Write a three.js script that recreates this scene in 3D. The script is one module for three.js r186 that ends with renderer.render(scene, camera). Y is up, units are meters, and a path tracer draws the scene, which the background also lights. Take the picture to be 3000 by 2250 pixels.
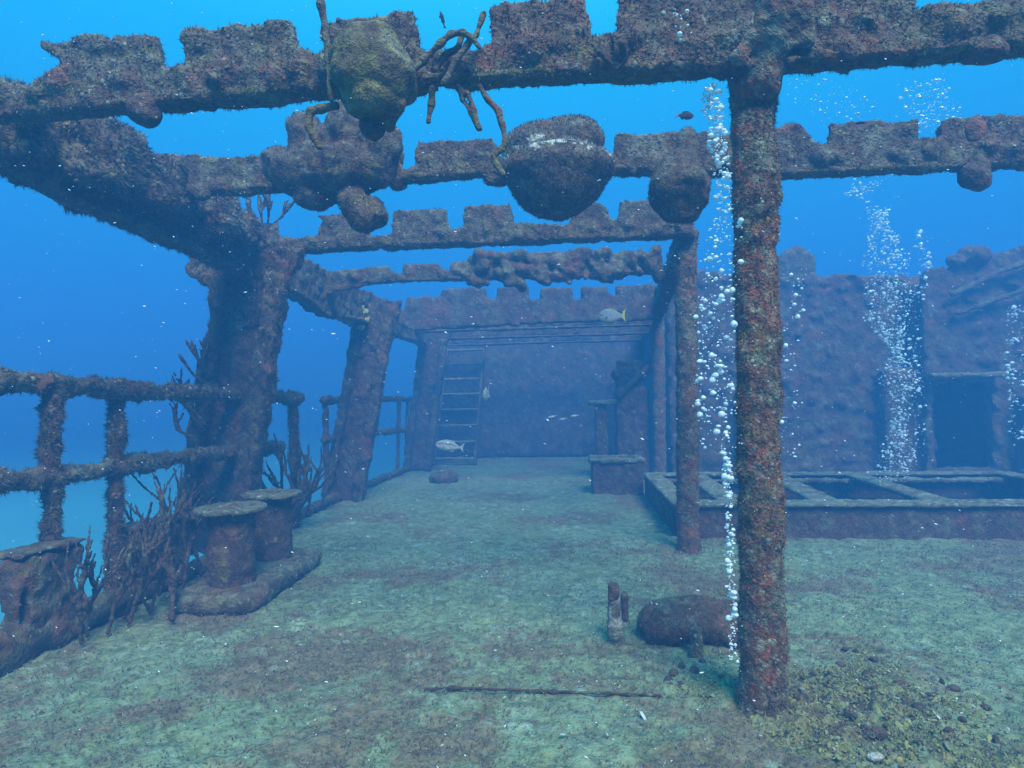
import * as THREE from 'three';
import { mergeGeometries, mergeVertices } from 'three/addons/utils/BufferGeometryUtils.js';

// ---------------------------------------------------------------- camera, water light, sun, exposure
const scene = new THREE.Scene();
const camera = new THREE.PerspectiveCamera(64.38, 4 / 3, 0.05, 400);
camera.position.set(0, 1.125, 0);
camera.rotation.order = 'YXZ';
camera.rotation.set(THREE.MathUtils.degToRad(1.8), THREE.MathUtils.degToRad(5.8), THREE.MathUtils.degToRad(-1.0));
const renderer = new THREE.WebGLRenderer({ antialias: true });
renderer.toneMapping = THREE.LinearToneMapping;
renderer.toneMappingExposure = 4.6;
renderer.shadowMap.enabled = true;

// the open water: bright towards the surface, deep blue level with the eye, the same all the way round
{
  const W = 256, H = 128, d = new Float32Array(W * H * 4);
  const low = [0.002, 0.046, 0.190], mid = [0.001, 0.145, 0.265], top = [0.030, 0.40, 0.53];
  for (let j = 0; j < H; j++) {
    const el = ((j + 0.5) / H - 0.5) * Math.PI, s = Math.max(0, Math.sin(el));
    for (let i = 0; i < W; i++) for (let c = 0; c < 3; c++) {
      const a = Math.min(1, s / 0.5), b = Math.max(0, (s - 0.5) / 0.5);
      d[(j * W + i) * 4 + c] = el < 0 ? low[c] : low[c] + (mid[c] - low[c]) * a + (top[c] - mid[c]) * b;
      d[(j * W + i) * 4 + 3] = 1;
    }
  }
  const t = new THREE.DataTexture(d, W, H, THREE.RGBAFormat, THREE.FloatType);
  t.mapping = THREE.EquirectangularReflectionMapping; t.magFilter = t.minFilter = THREE.LinearFilter; t.needsUpdate = true;
  scene.background = t; scene.environment = t;
}
// daylight spread by the water: a wide soft sun, high and a little behind the diver, to starboard
const sun = new THREE.DirectionalLight(new THREE.Color(1, 0.97, 0.86), 1.5);
sun.position.set(4.5, 14, 6.5); sun.target.position.set(0, 0, -4);
sun.castShadow = true; sun.shadow.radius = 45; sun.shadow.mapSize.set(2048, 2048);
Object.assign(sun.shadow.camera, { left: -12, right: 12, top: 12, bottom: -12, near: 1, far: 40 });
scene.add(sun, sun.target);
scene.fog = new THREE.FogExp2(new THREE.Color(0.075, 0.39, 1.0), 0.085);

// ---------------------------------------------------------------- helpers
let seed = 7;
const rnd = () => { seed = (seed * 1664525 + 1013904223) >>> 0; return seed / 4294967296; };
const R = (a, b) => a + (b - a) * rnd();
const V = (x, y, z) => new THREE.Vector3(x, y, z);
const mix = (a, b, t) => a + (b - a) * t, clamp = (x, a = 0, b = 1) => Math.max(a, Math.min(b, x));
const sstep = (a, b, x) => { const t = clamp((x - a) / (b - a)); return t * t * (3 - 2 * t); };
function hash(x, y, z) { let h = Math.imul(x, 374761393) ^ Math.imul(y, 668265263) ^ Math.imul(z, 2147483647 - 60493); h = Math.imul(h ^ (h >>> 13), 1274126177); return ((h ^ (h >>> 16)) >>> 0) / 4294967295; }
function noise(x, y, z) {                                       // value noise, -1..1
  const i = Math.floor(x), j = Math.floor(y), k = Math.floor(z); let u = x - i, v = y - j, w = z - k;
  u = u * u * (3 - 2 * u); v = v * v * (3 - 2 * v); w = w * w * (3 - 2 * w);
  const a = mix(mix(hash(i, j, k), hash(i + 1, j, k), u), mix(hash(i, j + 1, k), hash(i + 1, j + 1, k), u), v);
  const b = mix(mix(hash(i, j, k + 1), hash(i + 1, j, k + 1), u), mix(hash(i, j + 1, k + 1), hash(i + 1, j + 1, k + 1), u), v);
  return mix(a, b, w) * 2 - 1;
}
const fbm = (x, y, z, o = 3) => { let s = 0, a = 0.5, f = 1; for (let i = 0; i < o; i++) { s += a * noise(x * f + i * 17.3, y * f + i * 5.1, z * f - i * 9.7); a *= 0.5; f *= 2.07; } return s; };

// shapes as distance fields, meshed on a grid; each has the box it can fill
const cap = (a, b, ra, rb = ra) => {
  const [ax, ay, az] = a, bx = b[0] - ax, by = b[1] - ay, bz = b[2] - az, l2 = bx * bx + by * by + bz * bz || 1e-9, r = Math.max(ra, rb);
  return { lo: [0, 1, 2].map(i => Math.min(a[i], b[i]) - r), hi: [0, 1, 2].map(i => Math.max(a[i], b[i]) + r),
    f: (x, y, z) => { const px = x - ax, py = y - ay, pz = z - az, t = clamp((px * bx + py * by + pz * bz) / l2); return Math.hypot(px - bx * t, py - by * t, pz - bz * t) - (ra + (rb - ra) * t); } };
};
const chain = (pts, ra, rb = ra) => pts.slice(1).map((p, i) => cap(pts[i], p, mix(ra, rb, i / (pts.length - 1)), mix(ra, rb, (i + 1) / (pts.length - 1))));
const box = (x0, x1, y0, y1, z0, z1, r = 0.008) => {
  if (z0 > z1) [z0, z1] = [z1, z0];
  const c = [(x0 + x1) / 2, (y0 + y1) / 2, (z0 + z1) / 2], h = [(x1 - x0) / 2 - r, (y1 - y0) / 2 - r, (z1 - z0) / 2 - r];
  return { lo: [x0, y0, z0], hi: [x1, y1, z1], f: (x, y, z) => {
    const qx = Math.abs(x - c[0]) - h[0], qy = Math.abs(y - c[1]) - h[1], qz = Math.abs(z - c[2]) - h[2];
    return Math.hypot(Math.max(qx, 0), Math.max(qy, 0), Math.max(qz, 0)) + Math.min(0, Math.max(qx, qy, qz)) - r; } };
};
const bar = (a, b, u, hu, hv, r = 0.008) => {                   // a box from a to b, hu along u, hv across
  const A = V(...a), B = V(...b), w = B.clone().sub(A), L = w.length() / 2; w.normalize();
  const U = V(...u); U.addScaledVector(w, -U.dot(w)).normalize(); const Q = w.clone().cross(U), C = A.clone().add(B).multiplyScalar(0.5);
  const e = ['x', 'y', 'z'].map(k => Math.abs(w[k]) * L + Math.abs(U[k]) * hu + Math.abs(Q[k]) * hv), c = C.toArray();
  return { lo: c.map((v, i) => v - e[i]), hi: c.map((v, i) => v + e[i]), f: (x, y, z) => {
    const px = x - c[0], py = y - c[1], pz = z - c[2];
    const qx = Math.abs(px * w.x + py * w.y + pz * w.z) - L + r, qy = Math.abs(px * U.x + py * U.y + pz * U.z) - hu + r, qz = Math.abs(px * Q.x + py * Q.y + pz * Q.z) - hv + r;
    return Math.hypot(Math.max(qx, 0), Math.max(qy, 0), Math.max(qz, 0)) + Math.min(0, Math.max(qx, qy, qz)) - r; } };
};
const ell = (c, s) => ({ lo: c.map((v, i) => v - s[i]), hi: c.map((v, i) => v + s[i]), f: (x, y, z) => {
  const px = (x - c[0]) / s[0], py = (y - c[1]) / s[1], pz = (z - c[2]) / s[2], k0 = Math.hypot(px, py, pz), k1 = Math.hypot(px / s[0], py / s[1], pz / s[2]);
  return k0 < 1e-6 ? -Math.min(...s) : k0 * (k0 - 1) / k1; } });
const cyl = (x0, y0, z0, r0, h, e = 0.006) => ({ lo: [x0 - r0, y0, z0 - r0], hi: [x0 + r0, y0 + h, z0 + r0], f: (x, y, z) => {
  const q = Math.hypot(x - x0, z - z0) - r0 + e, w = Math.abs(y - y0 - h / 2) - h / 2 + e; return Math.hypot(Math.max(q, 0), Math.max(w, 0)) + Math.min(0, Math.max(q, w)) - e; } });
function poly(pts) {
  const n = pts.length;
  return (x, y) => {
    let d = 1e9, s = 1;
    for (let i = 0, j = n - 1; i < n; j = i++) {
      const [ix, iy] = pts[i], [jx, jy] = pts[j], ex = jx - ix, ey = jy - iy, wx = x - ix, wy = y - iy, t = clamp((wx * ex + wy * ey) / (ex * ex + ey * ey || 1e-9));
      const bx = wx - ex * t, by = wy - ey * t; d = Math.min(d, bx * bx + by * by);
      const c1 = y >= iy, c2 = y < jy, c3 = ex * wy > ey * wx; if ((c1 && c2 && c3) || (!c1 && !c2 && !c3)) s = -s;
    }
    return s * Math.sqrt(d);
  };
}
const span = (pts, i) => [Math.min(...pts.map(p => p[i])), Math.max(...pts.map(p => p[i]))];
const prismZ = (pts, z0, z1) => {                               // outline in x, y, drawn out along z
  const f = poly(pts), [x0, x1] = span(pts, 0), [y0, y1] = span(pts, 1), c = (z0 + z1) / 2, h = Math.abs(z1 - z0) / 2;
  return { lo: [x0, y0, c - h], hi: [x1, y1, c + h], f: (x, y, z) => { const q = f(x, y), w = Math.abs(z - c) - h; return Math.hypot(Math.max(q, 0), Math.max(w, 0)) + Math.min(0, Math.max(q, w)); } };
};
const prismX = (pts, x0, x1) => {                               // outline in z, y, drawn out along x
  const f = poly(pts), [z0, z1] = span(pts, 0), [y0, y1] = span(pts, 1), c = (x0 + x1) / 2, h = Math.abs(x1 - x0) / 2;
  return { lo: [c - h, y0, z0], hi: [c + h, y1, z1], f: (x, y, z) => { const q = f(z, y), w = Math.abs(x - c) - h; return Math.hypot(Math.max(q, 0), Math.max(w, 0)) + Math.min(0, Math.max(q, w)); } };
};
const cut = (p) => ({ ...p, sub: true });

// growth on everything: lumps, knobs and grit, in metres
const growth = (s = 1, o = 0) => (x, y, z) => s * (0.011 * noise(x * 8 + o, y * 8, z * 8) + 0.009 * noise(x * 21, y * 21 + o, z * 21) + 0.006 * noise(x * 46, y * 46, z * 46 + o) + 0.004);
const ragged = (s = 1, o = 0) => (x, y, z) => s * (0.006 + 0.004 * noise(x * 9 + o, y * 9, z * 9) + 0.007 * Math.max(-0.4, noise(x * 27, y * 27 + o, z * 27)) + 0.006 * noise(x * 52, y * 52, z * 52 + o));
const shaggy = (s = 1, o = 0) => (x, y, z) => { const g = growth(s, o)(x, y, z), k = noise(x * 30 + o, y * 14, z * 30); return g + (k > 0.35 ? s * 0.02 * (k - 0.35) : 0); };

function solid(prims, { res = 0.015, bump = null, amp = 0.045, k = 0.02 } = {}) {
  const m = amp + 2 * res, lo = [0, 1, 2].map(i => Math.min(...prims.filter(p => !p.sub).map(p => p.lo[i])) - m), hi = [0, 1, 2].map(i => Math.max(...prims.filter(p => !p.sub).map(p => p.hi[i])) + m);
  const n = [0, 1, 2].map(i => Math.ceil((hi[i] - lo[i]) / res) + 2), [nx, ny, nz] = n, F = new Float32Array(nx * ny * nz).fill(1e3);
  for (const p of prims) {
    const a = [0, 1, 2].map(i => Math.max(0, Math.floor((p.lo[i] - m - lo[i]) / res))), b = [0, 1, 2].map(i => Math.min(n[i] - 1, Math.ceil((p.hi[i] + m - lo[i]) / res)));
    for (let c = a[2]; c <= b[2]; c++) for (let j = a[1]; j <= b[1]; j++) for (let i = a[0]; i <= b[0]; i++) {
      const q = i + nx * (j + ny * c), d = p.f(lo[0] + i * res, lo[1] + j * res, lo[2] + c * res), o = F[q];
      if (p.sub) F[q] = Math.max(o, -d);
      else if (o > 100) F[q] = d;
      else { const h = Math.max(k - Math.abs(o - d), 0) / k; F[q] = Math.min(o, d) - h * h * k * 0.25; }
    }
  }
  if (bump) for (let c = 0, q = 0; c < nz; c++) for (let j = 0; j < ny; j++) for (let i = 0; i < nx; i++, q++) if (Math.abs(F[q]) < m) F[q] -= bump(lo[0] + i * res, lo[1] + j * res, lo[2] + c * res);
  const at = new Int32Array(nx * ny * nz).fill(-1), pos = [], idx = [], sy = nx, sz = nx * ny;
  for (let c = 0; c < nz - 1; c++) for (let j = 0; j < ny - 1; j++) for (let i = 0; i < nx - 1; i++) {
    const q = i + sy * j + sz * c; let mask = 0; const g = [];
    for (let e = 0; e < 8; e++) { const v = F[q + (e & 1) + (e >> 1 & 1) * sy + (e >> 2) * sz]; g.push(v); if (v < 0) mask |= 1 << e; }
    if (mask === 0 || mask === 255) continue;
    let x = 0, y = 0, z = 0, cnt = 0;
    for (let e = 0; e < 8; e++) for (let ax = 0; ax < 3; ax++) {
      const o = e | (1 << ax); if (o === e) continue;
      if ((g[e] < 0) === (g[o] < 0)) continue;
      const t = clamp(g[e] / (g[e] - g[o])); x += (e & 1) + (ax === 0 ? t : 0); y += (e >> 1 & 1) + (ax === 1 ? t : 0); z += (e >> 2) + (ax === 2 ? t : 0); cnt++;
    }
    at[q] = pos.length / 3; pos.push(lo[0] + (i + x / cnt) * res, lo[1] + (j + y / cnt) * res, lo[2] + (c + z / cnt) * res);
  }
  const quad = (a, b, c, d, flip) => { if (a < 0 || b < 0 || c < 0 || d < 0) return; flip ? idx.push(a, c, b, b, c, d) : idx.push(a, b, c, b, d, c); };
  for (let c = 1; c < nz - 1; c++) for (let j = 1; j < ny - 1; j++) for (let i = 1; i < nx - 1; i++) {
    const q = i + sy * j + sz * c, s = F[q] < 0;
    if (s !== (F[q + 1] < 0)) quad(at[q - sy - sz], at[q - sz], at[q - sy], at[q], !s);
    if (s !== (F[q + sy] < 0)) quad(at[q - 1 - sz], at[q - sz], at[q - 1], at[q], s);
    if (s !== (F[q + sz] < 0)) quad(at[q - 1 - sy], at[q - sy], at[q - 1], at[q], !s);
  }
  const geo = new THREE.BufferGeometry(); geo.setAttribute('position', new THREE.Float32BufferAttribute(pos, 3)); geo.setIndex(idx); geo.computeVertexNormals();
  return geo;
}
// colours of the growth (linear), in patches with an outline of their own
const PAL = { maroon: [0.13, 0.082, 0.056], violet: [0.115, 0.095, 0.078], olive: [0.135, 0.122, 0.045], teal: [0.13, 0.15, 0.1], rust: [0.23, 0.085, 0.044], pale: [0.22, 0.24, 0.165], dark: [0.08, 0.056, 0.042], yellow: [0.23, 0.215, 0.05], chalk: [0.5, 0.52, 0.44], moss: [0.115, 0.112, 0.035] };
const blend = (c, key, t) => { const p = PAL[key] || key; for (let i = 0; i < 3; i++) c[i] = mix(c[i], p[i], t); return c; };
const paint = (o) => (x, y, z) => {
  const { base = 'maroon', a = ['violet', 0.5], b = ['teal', 0.35], c = ['olive', 0.3], spots = ['pale', 0.1], f = 1, off = 0 } = o, col = [...PAL[base]];
  const n = (s, q) => noise(x * s * f + q + off, y * s * f - q, z * s * f + q * 2);
  blend(col, a[0], a[1] * sstep(-0.2, 0.3, n(5, 3) + 0.5 * n(19, 9)));
  blend(col, 'dark', 0.75 * sstep(0.15, 0.5, n(6.3, 63) + 0.55 * n(25, 19)));
  blend(col, b[0], b[1] * sstep(0.05, 0.45, n(10, 31) + 0.6 * n(33, 12)));
  blend(col, c[0], c[1] * sstep(0.1, 0.5, n(13, 57) + 0.6 * n(41, 2)));
  blend(col, spots[0], sstep(1 - spots[1] * 4, 1.25 - spots[1] * 4, n(60, 77) + 0.35 * n(27, 5) + 0.2));
  if (o.patch !== 0) {
    blend(col, 'pale', 0.45 * sstep(0.5, 0.58, n(8, 111) + 0.3 * n(37, 13))); blend(col, 'yellow', 0.35 * sstep(0.56, 0.64, n(10, 141) + 0.3 * n(43, 23)));
    blend(col, 'rust', 0.5 * sstep(0.5, 0.6, n(7, 171) + 0.3 * n(31, 33))); blend(col, 'dark', 0.6 * sstep(0.45, 0.52, n(14, 191) + 0.35 * n(51, 43)));
  }
  const g = 1 + 0.22 * n(75, 91) + 0.16 * n(38, 44); for (let i = 0; i < 3; i++) col[i] = clamp(col[i] * g, 0.01, 0.9);
  return col;
};
function finish(geo, color) {                                   // colours per vertex, texture coordinates in metres by each face's own axis
  const p = geo.attributes.position, c = new Float32Array(p.count * 3);
  for (let i = 0; i < p.count; i++) c.set(color(p.getX(i), p.getY(i), p.getZ(i)), i * 3);
  geo.setAttribute('color', new THREE.BufferAttribute(c, 3));
  const g = geo.toNonIndexed(), q = g.attributes.position, uv = new Float32Array(q.count * 2), a = V(), b = V(), d = V();
  for (let i = 0; i < q.count; i += 3) {
    a.fromBufferAttribute(q, i); b.fromBufferAttribute(q, i + 1).sub(a); d.fromBufferAttribute(q, i + 2).sub(a); b.cross(d);
    const ax = Math.abs(b.x), ay = Math.abs(b.y), az = Math.abs(b.z), m = ax > ay && ax > az ? 0 : ay > az ? 1 : 2;
    for (let e = 0; e < 3; e++) { const x = q.getX(i + e), y = q.getY(i + e), z = q.getZ(i + e); uv.set(m === 0 ? [z, y] : m === 1 ? [x, z] : [x, y], (i + e) * 2); }
  }
  g.setAttribute('uv', new THREE.BufferAttribute(uv, 2));
  return g;
}
const taken = {};
const numbered = (n) => { const k = taken[n] = (taken[n] ?? -1) + 1; return k ? n + '_' + String(k).padStart(3, '0') : n; };
function group(name, label, category, grp) { const o = new THREE.Group(); o.name = numbered(name); tag(o, label, category, grp); scene.add(o); return o; }
function tag(o, label, category, grp, kind) { Object.assign(o.userData, label ? { label } : {}, category ? { category } : {}, grp ? { group: grp } : {}, kind ? { kind } : {}); return o; }
function mesh(name, geo, mat, parent) { const m = new THREE.Mesh(geo, mat); m.name = parent ? name : numbered(name); m.castShadow = m.receiveShadow = true; (parent || scene).add(m); return m; }

// ---------------------------------------------------------------- materials
function tile(n, fn) {                                          // a seamless computed texture
  const t = new THREE.DataTexture(new Uint8Array(n * n * 4), n, n); const d = t.image.data;
  for (let j = 0; j < n; j++) for (let i = 0; i < n; i++) { const c = fn(i, j); for (let k = 0; k < 3; k++) d[(j * n + i) * 4 + k] = clamp(c[k]) * 255; d[(j * n + i) * 4 + 3] = 255; }
  t.wrapS = t.wrapT = THREE.RepeatWrapping; t.magFilter = THREE.LinearFilter; t.minFilter = THREE.LinearMipmapLinearFilter; t.generateMipmaps = true; t.needsUpdate = true; return t;
}
const wrapNoise = (n, cells, s) => (i, j) => {                  // value noise that repeats after n texels
  const x = i / n * cells, y = j / n * cells, a = Math.floor(x), b = Math.floor(y); let u = x - a, v = y - b; u = u * u * (3 - 2 * u); v = v * v * (3 - 2 * v);
  const h = (p, q) => hash((p + cells) % cells + s * 131, (q + cells) % cells, s); return mix(mix(h(a, b), h(a + 1, b), u), mix(h(a, b + 1), h(a + 1, b + 1), u), v);
};
const TN = 512, w1 = wrapNoise(TN, 24, 1), w2 = wrapNoise(TN, 64, 2), w3 = wrapNoise(TN, 150, 3), w4 = wrapNoise(TN, 256, 4), w5 = wrapNoise(TN, 90, 5);
const relief = (i, j) => 0.3 * w1(i, j) + 0.3 * w2(i, j) + 0.25 * w3(i, j) + 0.15 * w4(i, j);
const crustMap = tile(TN, (i, j) => { const r = relief(i, j), s = w5(i, j) > 0.86 ? 0.25 : 0, v = 0.55 + 0.72 * r + s; return [v * (0.96 + 0.12 * w2(j, i)), v, v * (0.93 + 0.12 * w1(j, i))]; });
crustMap.colorSpace = THREE.SRGBColorSpace; crustMap.repeat.set(1.6, 1.6);
const crustBump = tile(TN, (i, j) => { const v = relief(i, j); return [v, v, v]; }); crustBump.repeat.set(1.6, 1.6);
const deckBump = crustBump.clone(); deckBump.repeat.set(1.1, 1.1);
const deckMap = crustMap.clone(); deckMap.repeat.set(1.1, 1.1);
const M = {
  crust: new THREE.MeshStandardMaterial({ vertexColors: true, roughness: 0.95, map: crustMap, bumpMap: crustBump, bumpScale: 0.012 }),
  plain: new THREE.MeshStandardMaterial({ vertexColors: true, roughness: 0.9 }),
  deck: new THREE.MeshStandardMaterial({ vertexColors: true, roughness: 0.97, map: deckMap, bumpMap: deckBump, bumpScale: 0.014 }),
  turf: new THREE.MeshStandardMaterial({ color: 0xffffff, roughness: 1 }),
  bubble: new THREE.MeshPhysicalMaterial({ color: new THREE.Color(0.82, 0.97, 1), roughness: 0.06, transmission: 0.3, thickness: 0, ior: 1.33, clearcoat: 1, clearcoatRoughness: 0.04 }),
  flake: new THREE.MeshStandardMaterial({ color: new THREE.Color(0.8, 0.85, 0.85), roughness: 0.9 }),
};
// short algae threads: three crossed blades, unit high
const blade = (() => {
  const g = new THREE.BufferGeometry(), p = [];
  for (let k = 0; k < 4; k++) { const a = k * 1.7, c = Math.cos(a), s = Math.sin(a), l = 0.35 + 0.2 * k; p.push(-0.08 * c, 0, -0.08 * s, 0.08 * c, 0, 0.08 * s, l * 0.5 * Math.cos(a * 2.3), 1 - 0.13 * k, l * 0.5 * Math.sin(a * 2.3)); }
  g.setAttribute('position', new THREE.Float32BufferAttribute(p, 3)); g.computeVertexNormals(); return g;
})();
const knob = (() => { const g = new THREE.IcosahedronGeometry(0.5, 1); g.scale(1, 0.7, 1); return g; })();
function scatter(name, host, count, size, cols, parent, shape = blade, mat = M.turf, keep = null) {
  const geo = host.geometry, tint0 = geo.attributes.color, p = geo.attributes.position, nT = p.count / 3, cum = new Float32Array(nT), a = V(), b = V(), c = V(); let sum = 0;
  for (let t = 0; t < nT; t++) { a.fromBufferAttribute(p, t * 3); b.fromBufferAttribute(p, t * 3 + 1).sub(a); c.fromBufferAttribute(p, t * 3 + 2).sub(a); sum += b.cross(c).length(); cum[t] = sum; }
  const im = new THREE.InstancedMesh(shape, mat, count), m = new THREE.Matrix4(), q = new THREE.Quaternion(), up = V(0, 1, 0), col = new THREE.Color(), nrm = V();
  for (let i = 0; i < count; i++) {
    let tries = 0, x, at3 = 0;
    do {
      const r = rnd() * sum; let lo = 0, hi = nT - 1; while (lo < hi) { const md = (lo + hi) >> 1; cum[md] < r ? lo = md + 1 : hi = md; }
      let u = rnd(), v = rnd(); if (u + v > 1) { u = 1 - u; v = 1 - v; }
      a.fromBufferAttribute(p, lo * 3); b.fromBufferAttribute(p, lo * 3 + 1).sub(a); c.fromBufferAttribute(p, lo * 3 + 2).sub(a);
      at3 = lo * 3; x = a.clone().addScaledVector(b, u).addScaledVector(c, v); nrm.copy(b).cross(c).normalize();
    } while (keep && !keep(x, nrm) && ++tries < 12);
    nrm.x += R(-0.5, 0.5); nrm.y += R(-0.5, 0.5); nrm.z += R(-0.5, 0.5); nrm.normalize();
    q.setFromUnitVectors(up, nrm); const s = size * R(0.45, 1.3), w = s * R(0.7, 1.3);
    m.compose(x.addScaledVector(nrm, -0.15 * s), q, V(w, s, w)); im.setMatrixAt(i, m);
    const own = tint0 && rnd() < 0.75, k = own ? [tint0.getX(at3), tint0.getY(at3), tint0.getZ(at3)] : PAL[cols[Math.floor(rnd() * cols.length)]], g = R(0.65, 1.4); im.setColorAt(i, col.setRGB(clamp(k[0] * g), clamp(k[1] * g), clamp(k[2] * g)));
  }
  im.name = name; im.castShadow = im.receiveShadow = true; im.userData.kind = 'stuff'; parent.add(im); return im;
}
const TURF = ['maroon', 'olive', 'violet', 'teal', 'moss', 'dark'];

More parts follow.
